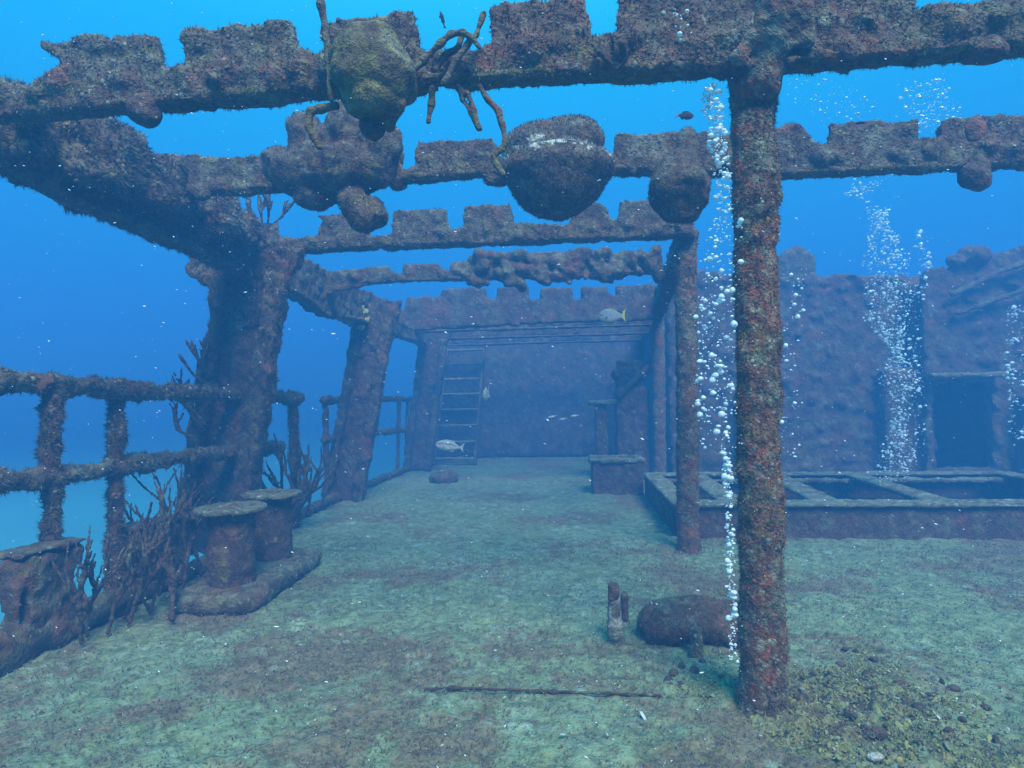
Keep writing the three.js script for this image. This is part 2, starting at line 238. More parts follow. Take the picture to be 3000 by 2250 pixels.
// ---------------------------------------------------------------- where things stand, in metres (x to starboard, y up, deck at 0)
const L = {
  beam1: [[-2.398, 2.277], [-2.4, 2.468], [-2.235, 2.446], [-2.153, 2.412], [-2.103, 2.456], [-2.012, 2.459], [-2.003, 2.524], [-2.084, 2.571], [-2.074, 2.595], [-1.873, 2.592], [-1.589, 2.585], [-1.569, 2.491], [-1.556, 2.453], [-1.486, 2.457], [-1.479, 2.591], [-1.254, 2.595], [-1.039, 2.592], [-1.021, 2.477], [-0.921, 2.46], [-0.91, 2.585], [-0.738, 2.592], [-0.568, 2.601], [-0.551, 2.52], [-0.561, 2.45], [-0.385, 2.423], [-0.281, 2.446], [-0.287, 2.578], [-0.261, 2.598], [-0.106, 2.597], [0.079, 2.59], [0.091, 2.486], [0.093, 2.46], [0.177, 2.458], [0.189, 2.649], [0.556, 2.633], [0.779, 2.63], [1.194, 2.609], [1.196, 2.455], [1.309, 2.449], [1.383, 2.455], [1.452, 2.469], [1.475, 2.535], [1.722, 2.545], [1.71, 2.275], [1.523, 2.274], [0.768, 2.271], [0.45, 2.275], [-0.215, 2.292], [-1.106, 2.294], [-1.971, 2.282]],
  under1: [[-2.431, 2.299], [-1.998, 2.301], [-1.121, 2.31], [-0.217, 2.307], [0.456, 2.29], [0.778, 2.287], [1.544, 2.289], [1.734, 2.294]],
  beam2: [[-2.485, 2.411], [-2.455, 2.662], [-2.19, 2.632], [-1.987, 2.607], [-1.729, 2.605], [-1.672, 2.643], [-0.95, 2.572], [-0.952, 2.465], [-0.87, 2.482], [-0.855, 2.626], [-0.653, 2.627], [-0.427, 2.621], [-0.376, 2.499], [0.23, 2.463], [0.246, 2.605], [0.435, 2.601], [0.733, 2.587], [0.831, 2.569], [1.123, 2.588], [1.171, 2.618], [1.266, 2.579], [1.287, 2.49], [1.37, 2.484], [1.385, 2.589], [1.817, 2.576], [1.836, 2.481], [1.928, 2.475], [1.948, 2.577], [2.215, 2.58], [2.615, 2.59], [2.602, 2.284], [1.162, 2.293], [0.304, 2.374], [-0.497, 2.4], [-1.144, 2.381], [-2.075, 2.379]],
  under2: [[-2.507, 2.4], [-2.093, 2.39], [-1.154, 2.393], [-0.501, 2.408], [0.306, 2.379], [1.172, 2.308], [2.625, 2.294]],
  beam3: [[-2.989, 2.204], [-2.949, 2.649], [-2.754, 2.64], [-2.716, 2.556], [-2.445, 2.588], [-2.292, 2.588], [-2.274, 2.469], [-2.141, 2.445], [-1.953, 2.455], [-1.933, 2.582], [-1.989, 2.621], [-1.579, 2.619], [-1.544, 2.436], [-1.378, 2.447], [-1.358, 2.626], [-0.94, 2.63], [-0.907, 2.461], [-0.817, 2.467], [-0.797, 2.634], [-0.442, 2.626], [-0.42, 2.491], [-0.009, 2.454], [0.027, 2.557], [0.149, 2.614], [0.267, 2.563], [0.316, 2.456], [0.35, 2.472], [0.364, 2.61], [0.574, 2.616], [0.775, 2.623], [0.907, 2.599], [0.899, 2.298], [0.7, 2.3], [-1.179, 2.312], [-2.142, 2.317], [-2.447, 2.147], [-2.794, 2.16]],
  under3: [[-2.474, 2.321], [-2.166, 2.33], [-1.192, 2.325], [0.708, 2.313], [0.909, 2.311]],
  beam4: [[-2.652, 2.136], [-2.554, 2.412], [-2.361, 2.474], [-1.793, 2.511], [-1.785, 2.382], [-1.663, 2.387], [-1.643, 2.514], [-1.282, 2.509], [-1.26, 2.407], [-1.182, 2.414], [-1.166, 2.518], [-0.869, 2.528], [-0.732, 2.59], [-0.15, 2.579], [0.158, 2.539], [0.68, 2.53], [0.852, 2.545], [0.846, 2.307], [-0.602, 2.314], [-1.748, 2.316], [-2.364, 2.219]],
  under4: [[-2.375, 2.327], [-1.757, 2.323], [-0.605, 2.32], [0.85, 2.314]],
  beam5: [[-2.385, 2.238], [-2.251, 2.585], [-1.798, 2.601], [-1.764, 2.695], [-1.158, 2.692], [-1.148, 2.547], [-1.022, 2.523], [-1.006, 2.687], [-0.592, 2.684], [-0.577, 2.508], [-0.44, 2.491], [-0.418, 2.665], [-0.003, 2.65], [0.012, 2.506], [0.116, 2.503], [0.132, 2.657], [0.456, 2.645], [0.471, 2.534], [0.575, 2.53], [0.59, 2.653], [1.18, 2.649], [1.168, 2.191], [-0.539, 2.182], [-2.127, 2.135]],
  stringer_low: [[-2.256, 2.16], [-2.421, 2.146], [-2.607, 2.148], [-2.88, 2.12], [-3.173, 2.13], [-3.616, 2.121], [-4.015, 2.105], [-5.304, 2.09], [-5.809, 1.989], [-7.002, 2.084], [-8.532, 2.057], [-10.024, 2.106]],
  frameA: [[-2.799, 0.005, -4.5], [-2.428, 2.136, -4.5]],
  frameB: [[-2.756, -0.025, -7.1], [-2.334, 2.159, -7.1]],
  frameC: [[-2.652, 0.019, -10.2], [-2.341, 2.221, -10.2]],
  toprail: [[-2.6, 1.278, -2.397], [-2.6, 1.269, -2.526], [-2.6, 1.255, -2.798], [-2.6, 1.241, -3.231], [-2.6, 1.231, -4.062], [-2.6, 1.214, -5.143], [-2.6, 1.199, -5.551]],
  midrail: [[-2.6, 0.811, -2.402], [-2.6, 0.811, -2.53], [-2.6, 0.799, -2.801], [-2.6, 0.799, -3.233], [-2.6, 0.801, -3.956], [-2.6, 0.779, -5.138]],
  railposts: [[[-2.6, 1.214, -2.804], [-2.6, 0.316, -2.81]], [[-2.6, 1.22, -3.239], [-2.6, 0.333, -3.218]], [[-2.6, 1.199, -5.427], [-2.6, 0.086, -5.487]]],
  toprailB: [[-2.85, 1.199, -6.734], [-2.85, 1.216, -7.954], [-2.85, 1.224, -9.688], [-2.85, 1.237, -12.138]],
  midrailB: [[-2.85, 0.745, -6.725], [-2.85, 0.745, -7.941], [-2.85, 0.714, -9.667], [-2.85, 0.648, -12.104]],
  railpostsB: [[[-2.85, 1.199, -6.773], [-2.85, -0.001, -6.789]], [[-2.85, 1.21, -9.74], [-2.85, 0.124, -9.592]], [[-2.85, 1.211, -10.241], [-2.85, 0.112, -10.077]], [[-2.85, 1.23, -10.731], [-2.85, 0.104, -10.551]]],
  coral: {"ball": [[-0.683, 2.289, -2.08], 0.14992412746585737], "rope_left": [[-0.872, 2.615, -2.04], [-0.864, 2.547, -2.04], [-0.848, 2.462, -2.04], [-0.837, 2.345, -2.04], [-0.831, 2.262, -2.04], [-0.828, 2.203, -2.04]], "rope_left2": [[-0.837, 2.212, -2.1], [-0.898, 2.204, -2.1], [-0.933, 2.198, -2.1], [-0.937, 2.139, -2.1], [-0.919, 2.103, -2.1], [-0.895, 2.063, -2.1]], "arc": [[-0.57, 2.3, -2.1], [-0.51, 2.354, -2.1], [-0.451, 2.409, -2.1], [-0.408, 2.444, -2.1], [-0.366, 2.447, -2.1], [-0.334, 2.424, -2.1], [-0.309, 2.386, -2.1]], "rope_up": [[-0.44, 2.276, -2.12], [-0.397, 2.357, -2.12], [-0.354, 2.408, -2.12], [-0.32, 2.452, -2.12], [-0.294, 2.518, -2.12]], "rope_up2": [[-0.478, 2.34, -2.14], [-0.443, 2.389, -2.14], [-0.391, 2.411, -2.14], [-0.374, 2.469, -2.14]], "hang1": [[-0.501, 2.305, -2.2], [-0.507, 2.244, -2.2], [-0.52, 2.18, -2.2]], "hang2": [[-0.405, 2.298, -2.2], [-0.388, 2.253, -2.2], [-0.354, 2.199, -2.2], [-0.331, 2.14, -2.2]], "hang3": [[-0.326, 2.301, -2.2], [-0.293, 2.247, -2.2], [-0.254, 2.201, -2.2], [-0.243, 2.148, -2.2], [-0.232, 2.087, -2.2], [-0.243, 2.059, -2.2], [-0.279, 2.037, -2.2], [-0.267, 2.003, -2.2], [-0.242, 1.966, -2.2]], "lobes": [[-1.449, 2.671, -3.2, 0.09711684370257967], [-1.197, 2.655, -3.2, 0.11168437025796663], [-0.99, 2.539, -3.2, 0.08740515933232171], [-1.57, 2.496, -3.2, 0.10925644916540211], [-1.344, 2.496, -3.2, 0.1456752655538695], [-1.134, 2.458, -3.2, 0.1456752655538695], [-1.398, 2.344, -3.2, 0.12139605462822459], [-1.476, 2.53, -3.2, 0.10925644916540211], [-1.213, 2.386, -3.2, 0.1456752655538695], [-1.003, 2.463, -3.2, 0.09226100151745069], [-1.372, 2.296, -3.2, 0.06798179059180577], [-1.175, 2.281, -3.2, 0.08254931714719271], [-1.162, 2.204, -3.2, 0.08012139605462823], [-1.084, 2.187, -3.2, 0.06312594840667678]], "dome": [[-0.068, 2.361, -3.25], 0.30576631259484066], "dome_top": [-0.097, 2.604, -3.3], "vase": [[0.598, 2.483, -3.22, 0.0488619119878604], [0.594, 2.41, -3.22, 0.05619119878603946], [0.586, 2.356, -3.22, 0.07329286798179059], [0.57, 2.282, -3.22, 0.15147192716236724], [0.563, 2.192, -3.22, 0.16368740515933233], [0.566, 2.119, -3.22, 0.10261001517450684]], "lump_r": [2.104, 2.221, -3.35], "lump_l": [-1.661, 2.258, -2.18]},
  deckhouse: [[1.299, 0.027], [1.372, 2.961], [3.273, 2.854], [3.337, 2.898], [3.494, 2.879], [3.53, 2.838], [4.85, 2.787], [5.031, 2.767], [4.929, 0.008]],
  super: [[4.593, -0.003], [4.66, 2.638], [4.725, 2.809], [5.043, 2.839], [5.219, 2.937], [5.447, 2.915], [5.563, 2.984], [6.584, 3.233], [6.445, -0.011]],
  post3: [[1.159, 0.0, -8.697], [1.21, 2.59, -8.697]],
  fish: {"yellowtail": [0.389, 2.012, -6.4], "parrot": [-1.602, 0.601, -7.6], "front": [-0.957, 1.226, -6.6], "dark1": [0.55, 2.462, -2.9], "dark2": [-0.472, 2.599, -2.25], "s1": [-0.223, 0.986, -6.0], "s2": [-0.121, 0.959, -6.1], "s3": [-0.006, 0.992, -6.0]},
  nodules: [[0.429, 0.0, -2.672], [0.384, 0.0, -2.603], [0.473, 0.0, -2.63], [0.394, 0.0, -2.5], [0.524, 0.0, -2.724], [0.355, 0.0, -2.538], [0.782, 0.0, -2.448], [0.877, 0.0, -2.551], [0.791, 0.0, -2.377], [0.934, 0.0, -2.595], [0.992, 0.0, -2.598], [1.141, 0.0, -2.595], [1.174, 0.0, -2.884], [1.083, 0.0, -2.712], [1.213, 0.0, -2.862], [1.247, 0.0, -2.767], [1.242, 0.0, -2.554], [1.411, 0.0, -2.584], [1.349, 0.0, -2.58], [1.303, 0.0, -2.464], [1.195, 0.0, -2.337], [1.156, 0.0, -2.351], [1.421, 0.0, -2.527], [1.308, 0.0, -2.282], [1.209, 0.0, -2.187], [0.971, 0.0, -2.143], [0.939, 0.0, -2.168], [0.933, 0.0, -2.256], [1.448, 0.0, -2.387], [1.34, 0.0, -2.168], [1.576, 0.0, -2.464]],
  bubbles: {"s1": [[0.541, 0.198, -2.25], [0.538, 0.49, -2.25], [0.541, 0.735, -2.25], [0.536, 0.899, -2.25], [0.501, 1.064, -2.25], [0.497, 1.23, -2.25], [0.51, 1.397, -2.25], [0.531, 1.563, -2.25], [0.547, 1.764, -2.25], [0.549, 1.933, -2.25], [0.529, 2.104, -2.25], [0.517, 2.259, -2.25]], "s1b": [[0.726, 0.902, -2.2], [0.746, 1.062, -2.2], [0.759, 1.222, -2.2], [0.759, 1.383, -2.2], [0.801, 1.591, -2.2]], "s2": [[3.02, 0.313, -6.2], [3.076, 0.71, -6.2], [3.112, 1.153, -6.2], [3.084, 1.554, -6.2], [3.013, 1.914, -6.2], [3.046, 2.272, -6.2], [2.995, 2.635, -6.2], [2.964, 2.954, -6.2]], "s2b": [[3.235, 0.488, -6.2], [3.275, 1.017, -6.2], [3.252, 1.55, -6.2], [3.313, 2.083, -6.2], [3.387, 2.393, -6.2], [3.336, 2.71, -6.2]], "s3": [[4.028, 0.67, -6.0], [4.006, 1.091, -6.0], [4.003, 1.514, -6.0], [4.04, 1.938, -6.0]], "s4": [[2.873, 3.23, -5.0], [2.81, 3.381, -5.0], [2.732, 3.57, -5.0]], "s5": [[2.259, 3.307, -5.0], [2.09, 3.467, -5.0], [1.849, 3.633, -5.0]], "s6": [[2.501, 2.875, -5.5], [2.581, 2.992, -5.5]], "s7": [[0.376, 2.307, -2.0], [0.37, 2.369, -2.0], [0.364, 2.424, -2.0]]},
  yellow: [[-2.423, 2.254, -6.9], [-2.419, 2.107, -6.9]],
};

// ---------------------------------------------------------------- setting: seabed, deck, hull
const edge = (z) => -2.6 - 0.3 * sstep(3.2, 7.5, -z);           // the port edge of the deck, curving outwards aft
{
  const g = new THREE.PlaneGeometry(130, 130, 180, 180); g.rotateX(-Math.PI / 2); const p = g.attributes.position, c = new Float32Array(p.count * 3);
  for (let i = 0; i < p.count; i++) {
    const x = p.getX(i) , z = p.getZ(i) - 8; p.setXYZ(i, x, -3.4 + 2.2 * sstep(4, 15, -x) + 0.3 * fbm(x * 0.15, 3, z * 0.15) + 0.05 * noise(x * 1.3, 1, z * 1.3), z);  // bank rises to port, shaped so the sand looks brighter through the haze
    const k = 0.72 + 0.1 * fbm(x * 0.6, 7, z * 0.6); c.set([k * 0.16, k * 0.8, k * 0.8], i * 3);  // sand tinted turquoise: the cyan of the water light put into its colour
  }
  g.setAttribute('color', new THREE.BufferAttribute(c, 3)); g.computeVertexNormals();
  tag(mesh('seabed', g, M.plain), 'sand seabed tinted turquoise with painted water light, far below the ship side', null, null, 'structure');
}
const HATCH = { x0: 0.86, x1: 4.62, z0: -5.14, z1: -7.32 };
function moundHeight(x, z) {                                    // the crusty mound of growth round the foot of the near post
  const dx = (x - 0.98) / 0.7, dz = (z + 2.42) / 0.48, d = Math.hypot(dx, dz) + 0.35 * noise(x * 4, 3, z * 4); return sstep(1.05, 0.25, d);
}
{
  const xs = [], zs = []; for (let x = -3; x <= 7.001; x += x < 2.4 ? 0.018 : 0.05) xs.push(x);
  for (let z = 1.6; z > -13;) { zs.push(z); z -= z > -1.2 ? 0.05 : z > -3.6 ? 0.014 : z > -6 ? 0.024 : 0.05; }
  const nx = xs.length, nz = zs.length, pos = new Float32Array(nx * nz * 3), col = new Float32Array(nx * nz * 3), uv = new Float32Array(nx * nz * 2), idx = [];
  for (let j = 0; j < nz; j++) for (let i = 0; i < nx; i++) {
    const z = zs[j], e = edge(z), x = Math.max(xs[i], e), k = j * nx + i, m = moundHeight(x, z);
    let y = 0.010 * fbm(x * 3, 0, z * 3) + 0.010 * noise(x * 14, 2, z * 14) + 0.007 * noise(x * 31, 5, z * 31);
    y += m * (0.006 + 0.018 * Math.abs(noise(x * 13, 8, z * 13)) + 0.026 * noise(x * 29, 1, z * 29) + 0.02 * noise(x * 52, 4, z * 52));
    pos.set([x, y, z], k * 3); uv.set([x, z], k * 2);
    const c = [0.21, 0.275, 0.15], n = (s, q) => noise(x * s + q, q * 3.1, z * s - q);
    blend(c, [0.25, 0.335, 0.215], 0.45 * sstep(0.0, 0.55, n(2.3, 4) + 0.5 * n(9, 8)));
    blend(c, [0.2, 0.135, 0.085], 0.75 * sstep(-0.05, 0.45, n(1.5, 21) * 0.8 + 0.55 * n(6, 14) + 0.3 * n(21, 2)));
    blend(c, [0.12, 0.1, 0.07], 0.4 * sstep(0.25, 0.6, n(11, 33) * 0.7 + 0.6 * n(29, 9)));
    blend(c, [0.36, 0.48, 0.35], 0.6 * sstep(0.45, 0.75, n(7, 51) * 0.6 + 0.6 * n(34, 3)));
    if (m > 0) { blend(c, [0.25, 0.25, 0.09], 0.75 * sstep(0, 0.3, m) * sstep(-0.5, 0.1, n(15, 6) + 0.4 * n(40, 8))); blend(c, [0.06, 0.045, 0.035], 0.85 * m * sstep(0.2, 0.45, n(19, 26) + 0.5 * n(47, 18))); }
    const g = 1 + 0.22 * n(44, 71) + 0.15 * n(70, 17); col.set(c.map(v => v * g), k * 3);
  }
  for (let j = 0; j < nz - 1; j++) for (let i = 0; i < nx - 1; i++) {
    const a = j * nx + i, b = a + 1, c = a + nx, d = c + 1, x = (xs[i] + xs[i + 1]) / 2, z = (zs[j] + zs[j + 1]) / 2;
    if (x < edge(z) - 0.02 || (x > HATCH.x0 + 0.03 && x < HATCH.x1 - 0.03 && z < HATCH.z0 - 0.03 && z > HATCH.z1 + 0.03)) continue;
    idx.push(a, b, c, b, d, c);
  }
  const g = new THREE.BufferGeometry(); g.setAttribute('position', new THREE.BufferAttribute(pos, 3)); g.setAttribute('color', new THREE.BufferAttribute(col, 3)); g.setAttribute('uv', new THREE.BufferAttribute(uv, 2)); g.setIndex(idx); g.computeVertexNormals();
  const deck = mesh('ship_deck', g, M.deck); tag(deck, 'silt and algae covered steel main deck of the wreck', null, null, 'structure');
}
const tint = (geo, c) => { const n = geo.attributes.position.count, a = new Float32Array(n * 3); for (let i = 0; i < n; i++) a.set(c, i * 3); geo.setAttribute('color', new THREE.BufferAttribute(a, 3)); return geo; };
const boxGeo = (x0, x1, y0, y1, z0, z1) => { const g = new THREE.BoxGeometry(x1 - x0, y1 - y0, Math.abs(z1 - z0)); g.translate((x0 + x1) / 2, (y0 + y1) / 2, (z0 + z1) / 2); return g; };
{
  const h = new THREE.Group(); h.name = 'cargo_hold'; h.userData.kind = 'structure'; scene.add(h);
  const d = [0.09, 0.075, 0.08], { x0, x1, z0, z1 } = HATCH;
  for (const [n, b] of [['hold_wall', [x0 - 0.06, x0, -2.2, -0.03, z0 + 0.06, z1 - 0.06]], ['hold_wall', [x1, x1 + 0.06, -2.2, -0.03, z0 + 0.06, z1 - 0.06]], ['hold_wall', [x0, x1, -2.2, -0.03, z0, z0 + 0.06]], ['hold_wall', [x0, x1, -2.2, -0.03, z1 - 0.06, z1]], ['hold_floor', [x0 - 0.06, x1 + 0.06, -2.3, -2.2, z0 + 0.06, z1 - 0.06]]]) mesh(n, tint(boxGeo(...b), d), M.plain, h);
  const hull = group('ship_hull', 'dark encrusted hull side below the deck edge', 'hull');
  const s = []; for (let z = 1.6; z >= -13; z -= 0.4) s.push(z);
  const sh = new THREE.Shape(); s.forEach((z, i) => i ? sh.lineTo(edge(z) - 0.02, z) : sh.moveTo(edge(z) - 0.02, z)); [...s].reverse().forEach(z => sh.lineTo(edge(z) + 0.04, z));
  const pl = new THREE.ExtrudeGeometry(sh, { depth: 4.7, bevelEnabled: false }); pl.rotateX(Math.PI / 2); pl.translate(0, -0.035, 0); for (let i = 0, p = pl.attributes.position; i < p.count; i++) p.setZ(i, p.getZ(i)); pl.computeVertexNormals();
  mesh('side_plating', tint(pl, [0.12, 0.08, 0.08]), M.plain, hull);
  mesh('stern_plating', tint(boxGeo(-2.8, 7, -4.75, -0.04, -13.02, -12.96), [0.12, 0.08, 0.08]), M.plain, hull);
  mesh('bow_plating', tint(boxGeo(-2.5, 7, -4.75, -0.04, 1.56, 1.62), [0.12, 0.08, 0.08]), M.plain, hull);
  mesh('side_plating', tint(boxGeo(6.96, 7.02, -4.75, -0.04, -12.9, 1.5), [0.12, 0.08, 0.08]), M.plain, hull);
}

// ---------------------------------------------------------------- large structure: beams, girders, frames, posts
const paints = {
  beam: paint({ base: 'maroon', a: ['violet', 0.7], b: ['teal', 0.5], c: ['olive', 0.5], spots: ['pale', 0.08] }),
  post: paint({ base: 'rust', a: ['maroon', 0.75], b: ['teal', 0.75], c: ['olive', 0.6], spots: ['pale', 0.12], f: 1.4, off: 5 }),
  frame: paint({ base: 'maroon', a: ['violet', 0.8], b: ['teal', 0.4], c: ['dark', 0.5], spots: ['pale', 0.05], off: 11 }),
  rail: paint({ base: 'violet', a: ['maroon', 0.7], b: ['teal', 0.5], c: ['olive', 0.4], spots: ['pale', 0.06], off: 3 }),
  flat: paint({ base: 'pale', patch: 0, a: ['teal', 0.35], b: ['olive', 0.3], c: ['maroon', 0.3], spots: ['chalk', 0.06], off: 8 }),
  red: paint({ base: 'maroon', a: ['rust', 0.35], b: ['dark', 0.6], c: ['violet', 0.4], spots: ['pale', 0.05], off: 15 }),
};
const thin = (p) => ({ ...p, f: (x, y, z) => p.f(x, y, z) + 0.011 });
// one notched deck beam: a toothed web over a narrow bottom flange
function beam(name, label, web, zw, under, zf, depth, { res = 0.014, off = 0, extra = [], turf = 4200 } = {}) {
  const o = group(name, label, 'deck beam', 'notched deck beams overhead');
  const [wx0, wx1] = span(web, 0), clumps = Array.from({ length: Math.round((wx1 - wx0) * 14) }, () => { const s = R(0.015, 0.035); return ell([R(wx0 + 0.1, wx1 - 0.1), R(2.38, 2.44), zw + R(-0.03, 0.03)], [s * R(0.7, 1.5), s * R(0.7, 1.3), s * 0.8]); });
  const w = mesh('web', finish(solid([...clumps, thin(prismZ(web.map(([x, y]) => [x, y < 2.41 && y > 2.2 ? y + 0.03 : y]), zw - 0.024, zw + 0.024)), ...extra], { res, bump: (x, y, z) => ragged(1, off)(x, y, z) + 0.022 * Math.max(0, noise(x * 7 + off, y * 9, z * 7) - 0.25) + 0.02 * Math.max(0, noise(x * 17, y * 17 + off, z * 17) - 0.35), k: 0.03 }), paints.beam), M.crust, o);
  const fl = under.slice(1).map((p, i) => bar([under[i][0], under[i][1] + 0.03, zf], [p[0], p[1] + 0.03, zf], [0, 1, 0], 0.011, depth / 2));
  const f = mesh('bottom_flange', finish(solid(fl, { res: Math.min(res, 0.013), bump: shaggy(0.85, off + 4) }), paint({ base: 'olive', a: ['maroon', 0.8], b: ['teal', 0.4], c: ['violet', 0.5], spots: ['pale', 0.07], off })), M.crust, o);
  if (turf) { scatter('algae_turf', w, turf, 0.017, TURF, o); scatter('algae_turf', f, Math.round(turf * 0.6), 0.016, ['olive', 'moss', 'maroon', 'yellow', 'violet'], o); scatter('crust_knobs', w, Math.round(turf * 0.4), 0.015, ['violet', 'teal', 'olive', 'maroon', 'dark', 'maroon'], o, knob); }
  return o;
}
beam('deck_beam', 'widest notched deck beam, with green ball sponge and near post beneath it', L.beam1, -2.2, L.under1, -2.235, 0.1, { res: 0.0125, off: 1, turf: 9000 });
beam('deck_beam', 'second notched deck beam, carrying the lobed sponge and the great hanging dome sponge', L.beam2, -3.38, L.under2, -3.41, 0.1, { res: 0.015, off: 2, turf: 7000 });
beam('deck_beam', 'third notched deck beam, ending at the slimmer post beside the hatch', L.beam3, -4.55, L.under3, -4.6, 0.1, { res: 0.016, off: 3, turf: 5000 });
{
  const shag = []; for (let i = 0; i < 130; i++) { const x = R(-1.05, 0.82), y = R(2.3, 2.56), s = R(0.02, 0.05); shag.push(cap([x, y, -5.8 + R(-0.05, 0.06)], [x + R(-0.05, 0.05), y - R(0.01, 0.1) * (rnd() < 0.3 ? 1 : 0.4), -5.8 + R(-0.05, 0.06)], s, s * R(0.4, 1))); }
  beam('deck_beam', 'fourth notched deck beam, thickly hung with shaggy growth', L.beam4, -5.83, L.under4, -5.86, 0.1, { res: 0.019, off: 4, extra: shag, turf: 3500 });
}
{
  const o = group('deck_beam', 'farthest notched deck beam, at the front edge of the covered passage', 'deck beam', 'notched deck beams overhead');
  mesh('web', finish(solid([prismZ(L.beam5, -8.19, -8.13)], { res: 0.028, bump: growth(1.2, 9) }), paints.frame), M.crust, o);
}
for (const [z, lab] of [[-9.3, 'hazy notched beam just behind the one at the passage mouth'], [-10.45, 'hazy notched beam over the middle of the passage'], [-11.6, 'hazy notched beam over the foot of the ladder']]) {
  const o = group('deck_beam', lab, 'deck beam', 'notched deck beams overhead'), w = [[-2.6, 2.27]]; for (let x = -2.55; x < 1.1; x += 0.6) w.push([x, 2.45], [x + 0.04, 2.47], [x + 0.06, 2.63 + R(-0.03, 0.03)], [x + R(0.44, 0.5), 2.63 + R(-0.03, 0.02)], [x + 0.5, 2.46]);
  mesh('web', finish(solid([prismZ([...w, [1.3, 2.46], [1.3, 2.27]], z - 0.02, z + 0.02)], { res: 0.03, bump: growth(1.3, z) }), paints.frame), M.crust, o);
  mesh('bottom_flange', finish(solid([box(-2.6, 1.3, 2.25, 2.28, z - 0.06, z + 0.06)], { res: 0.03, bump: growth(1.2, z) }), paints.frame), M.crust, o);
}
// port deck stringer: a long plate under the beam ends, thick with lobed growth
{
  const o = group('deck_stringer', 'long encrusted plate girder running over the railing along the port side', 'girder');
  const out = [...L.stringer_low.map(([z, y]) => [z, y + 0.05]), ...[[-10.5, 2.5], [-8.5, 2.52], [-6, 2.47], [-4.9, 2.5], [-3.9, 2.5], [-3.2, 2.48], [-2.7, 2.44], [-2.2, 2.4]]];
  const pr = [prismX(out, -2.56, -2.44)];
  for (const [a, b] of [[-2.2, -3.2], [-3.2, -4.4]]) for (let i = 0; i < 26; i++) { const z = R(b, a); pr.push(ell([R(-2.56, -2.3), R(2.27, 2.5), z], [R(0.03, 0.08), R(0.03, 0.075), R(0.04, 0.09)])); }
  for (let i = 0; i < 44; i++) { const z = R(-4.3, -2.5), x = R(-2.52, -2.3), y = R(2.42, 2.5); pr.push(cap([x, 2.36, z], [x + R(-0.05, 0.05), y + R(0.02, 0.16), z + R(-0.05, 0.05)], R(0.05, 0.075), R(0.025, 0.05))); }
  const w = mesh('plate', finish(solid(pr, { res: 0.021, bump: shaggy(1.8, 31), amp: 0.07, k: 0.05 }), paints.frame), M.crust, o);
  const fl = L.stringer_low.slice(1).map((p, i) => bar([-2.48, L.stringer_low[i][1] + 0.055, L.stringer_low[i][0]], [-2.48, p[1] + 0.055, p[0]], [0, 1, 0], 0.016, 0.055));
  mesh('bottom_flange', finish(solid(fl, { res: 0.022, bump: shaggy(1.3, 37) }), paints.frame), M.crust, o);
  scatter('algae_turf', w, 11000, 0.036, TURF, o, blade, M.turf, (p) => p.z > -5); scatter('crust_knobs', w, 2600, 0.03, TURF, o, knob, M.turf, (p) => p.z > -5);
}
// starboard girder over the posts
{
  const o = group('deck_girder', 'longitudinal girder joining the slim post to the post beside the winch', 'girder');
  mesh('web', finish(solid([bar([0.88, 2.46, -4.66], [1.17, 2.46, -8.6], [0, 1, 0], 0.14, 0.025)], { res: 0.024, bump: shaggy(1.4, 41) }), paints.frame), M.crust, o);
  mesh('bottom_flange', finish(solid([bar([0.88, 2.31, -4.7], [1.17, 2.3, -8.6], [0, 1, 0], 0.015, 0.08)], { res: 0.024, bump: shaggy(1.2, 42) }), paints.frame), M.crust, o);
}
// side frames: leaning channel posts with spreading brackets at the head
function sideFrame(label, base, head, half, lip, res, off, turf) {
  const o = group('leaning_hull_rib', label, 'hull rib', 'leaning hull ribs along the port rail');
  const sh = (dx, dz, p) => [p[0] + dx, p[1], p[2] + dz], lean = (head[0] - base[0]) / (head[1] - base[1]);
  const web = mesh('web', finish(solid([bar(sh(0, 0, base), sh(0, 0, head), [1, 0, 0], half, 0.03)], { res, bump: shaggy(1.5, off) }), paints.red), M.crust, o);
  const fl = mesh('outer_flange', finish(solid([bar(sh(-half, lip * 0.4, base), sh(-half, lip * 0.4, head), [1, 0, 0], 0.045, lip * 0.7)], { res, bump: shaggy(1.7, off + 1) }), paints.frame), M.crust, o);
  const fr = mesh('inner_flange', finish(solid([bar(sh(half * 0.82, lip * 0.35, base), sh(half * 0.82, lip * 0.35, head), [1, 0, 0], half * 0.28, lip * 0.55)], { res, bump: shaggy(1.5, off + 2) }), paints.frame), M.crust, o);
  const h = head[1], x = head[0];
  const bk = mesh('head_bracket', finish(solid([prismZ([[x - half - 0.34, h + 0.06], [x - half - 0.12, h - 0.06], [x - half - 0.02, h - 0.2], [x - half - 0.03 - lean * 0.4, h - 0.5], [x + half * 0.9 - lean * 0.3, h - 0.3], [x + half * 1.15, h - 0.02], [x + half * 1.5, h + 0.2], [x - half - 0.3, h + 0.2]], base[2] - 0.04, base[2] + 0.04)], { res, bump: shaggy(1.6, off + 3), amp: 0.06 }), paints.frame), M.crust, o);
  if (turf) { scatter('algae_turf', fl, turf, 0.03, TURF, o); scatter('algae_turf', fr, turf, 0.03, TURF, o); scatter('algae_turf', web, turf * 0.5, 0.025, ['maroon', 'dark', 'rust', 'violet'], o); scatter('algae_turf', bk, turf, 0.03, TURF, o); }
}
sideFrame('broad leaning hull rib rising behind the pair of bollards', L.frameA[0], L.frameA[1], 0.235, 0.12, 0.017, 51, 2500);
sideFrame('narrower leaning hull rib bearing a small yellow sponge at its head', L.frameB[0], L.frameB[1], 0.2, 0.11, 0.024, 61, 900);
sideFrame('farthest leaning hull rib, beside the ladder', L.frameC[0], L.frameC[1], 0.2, 0.12, 0.03, 71, 0);

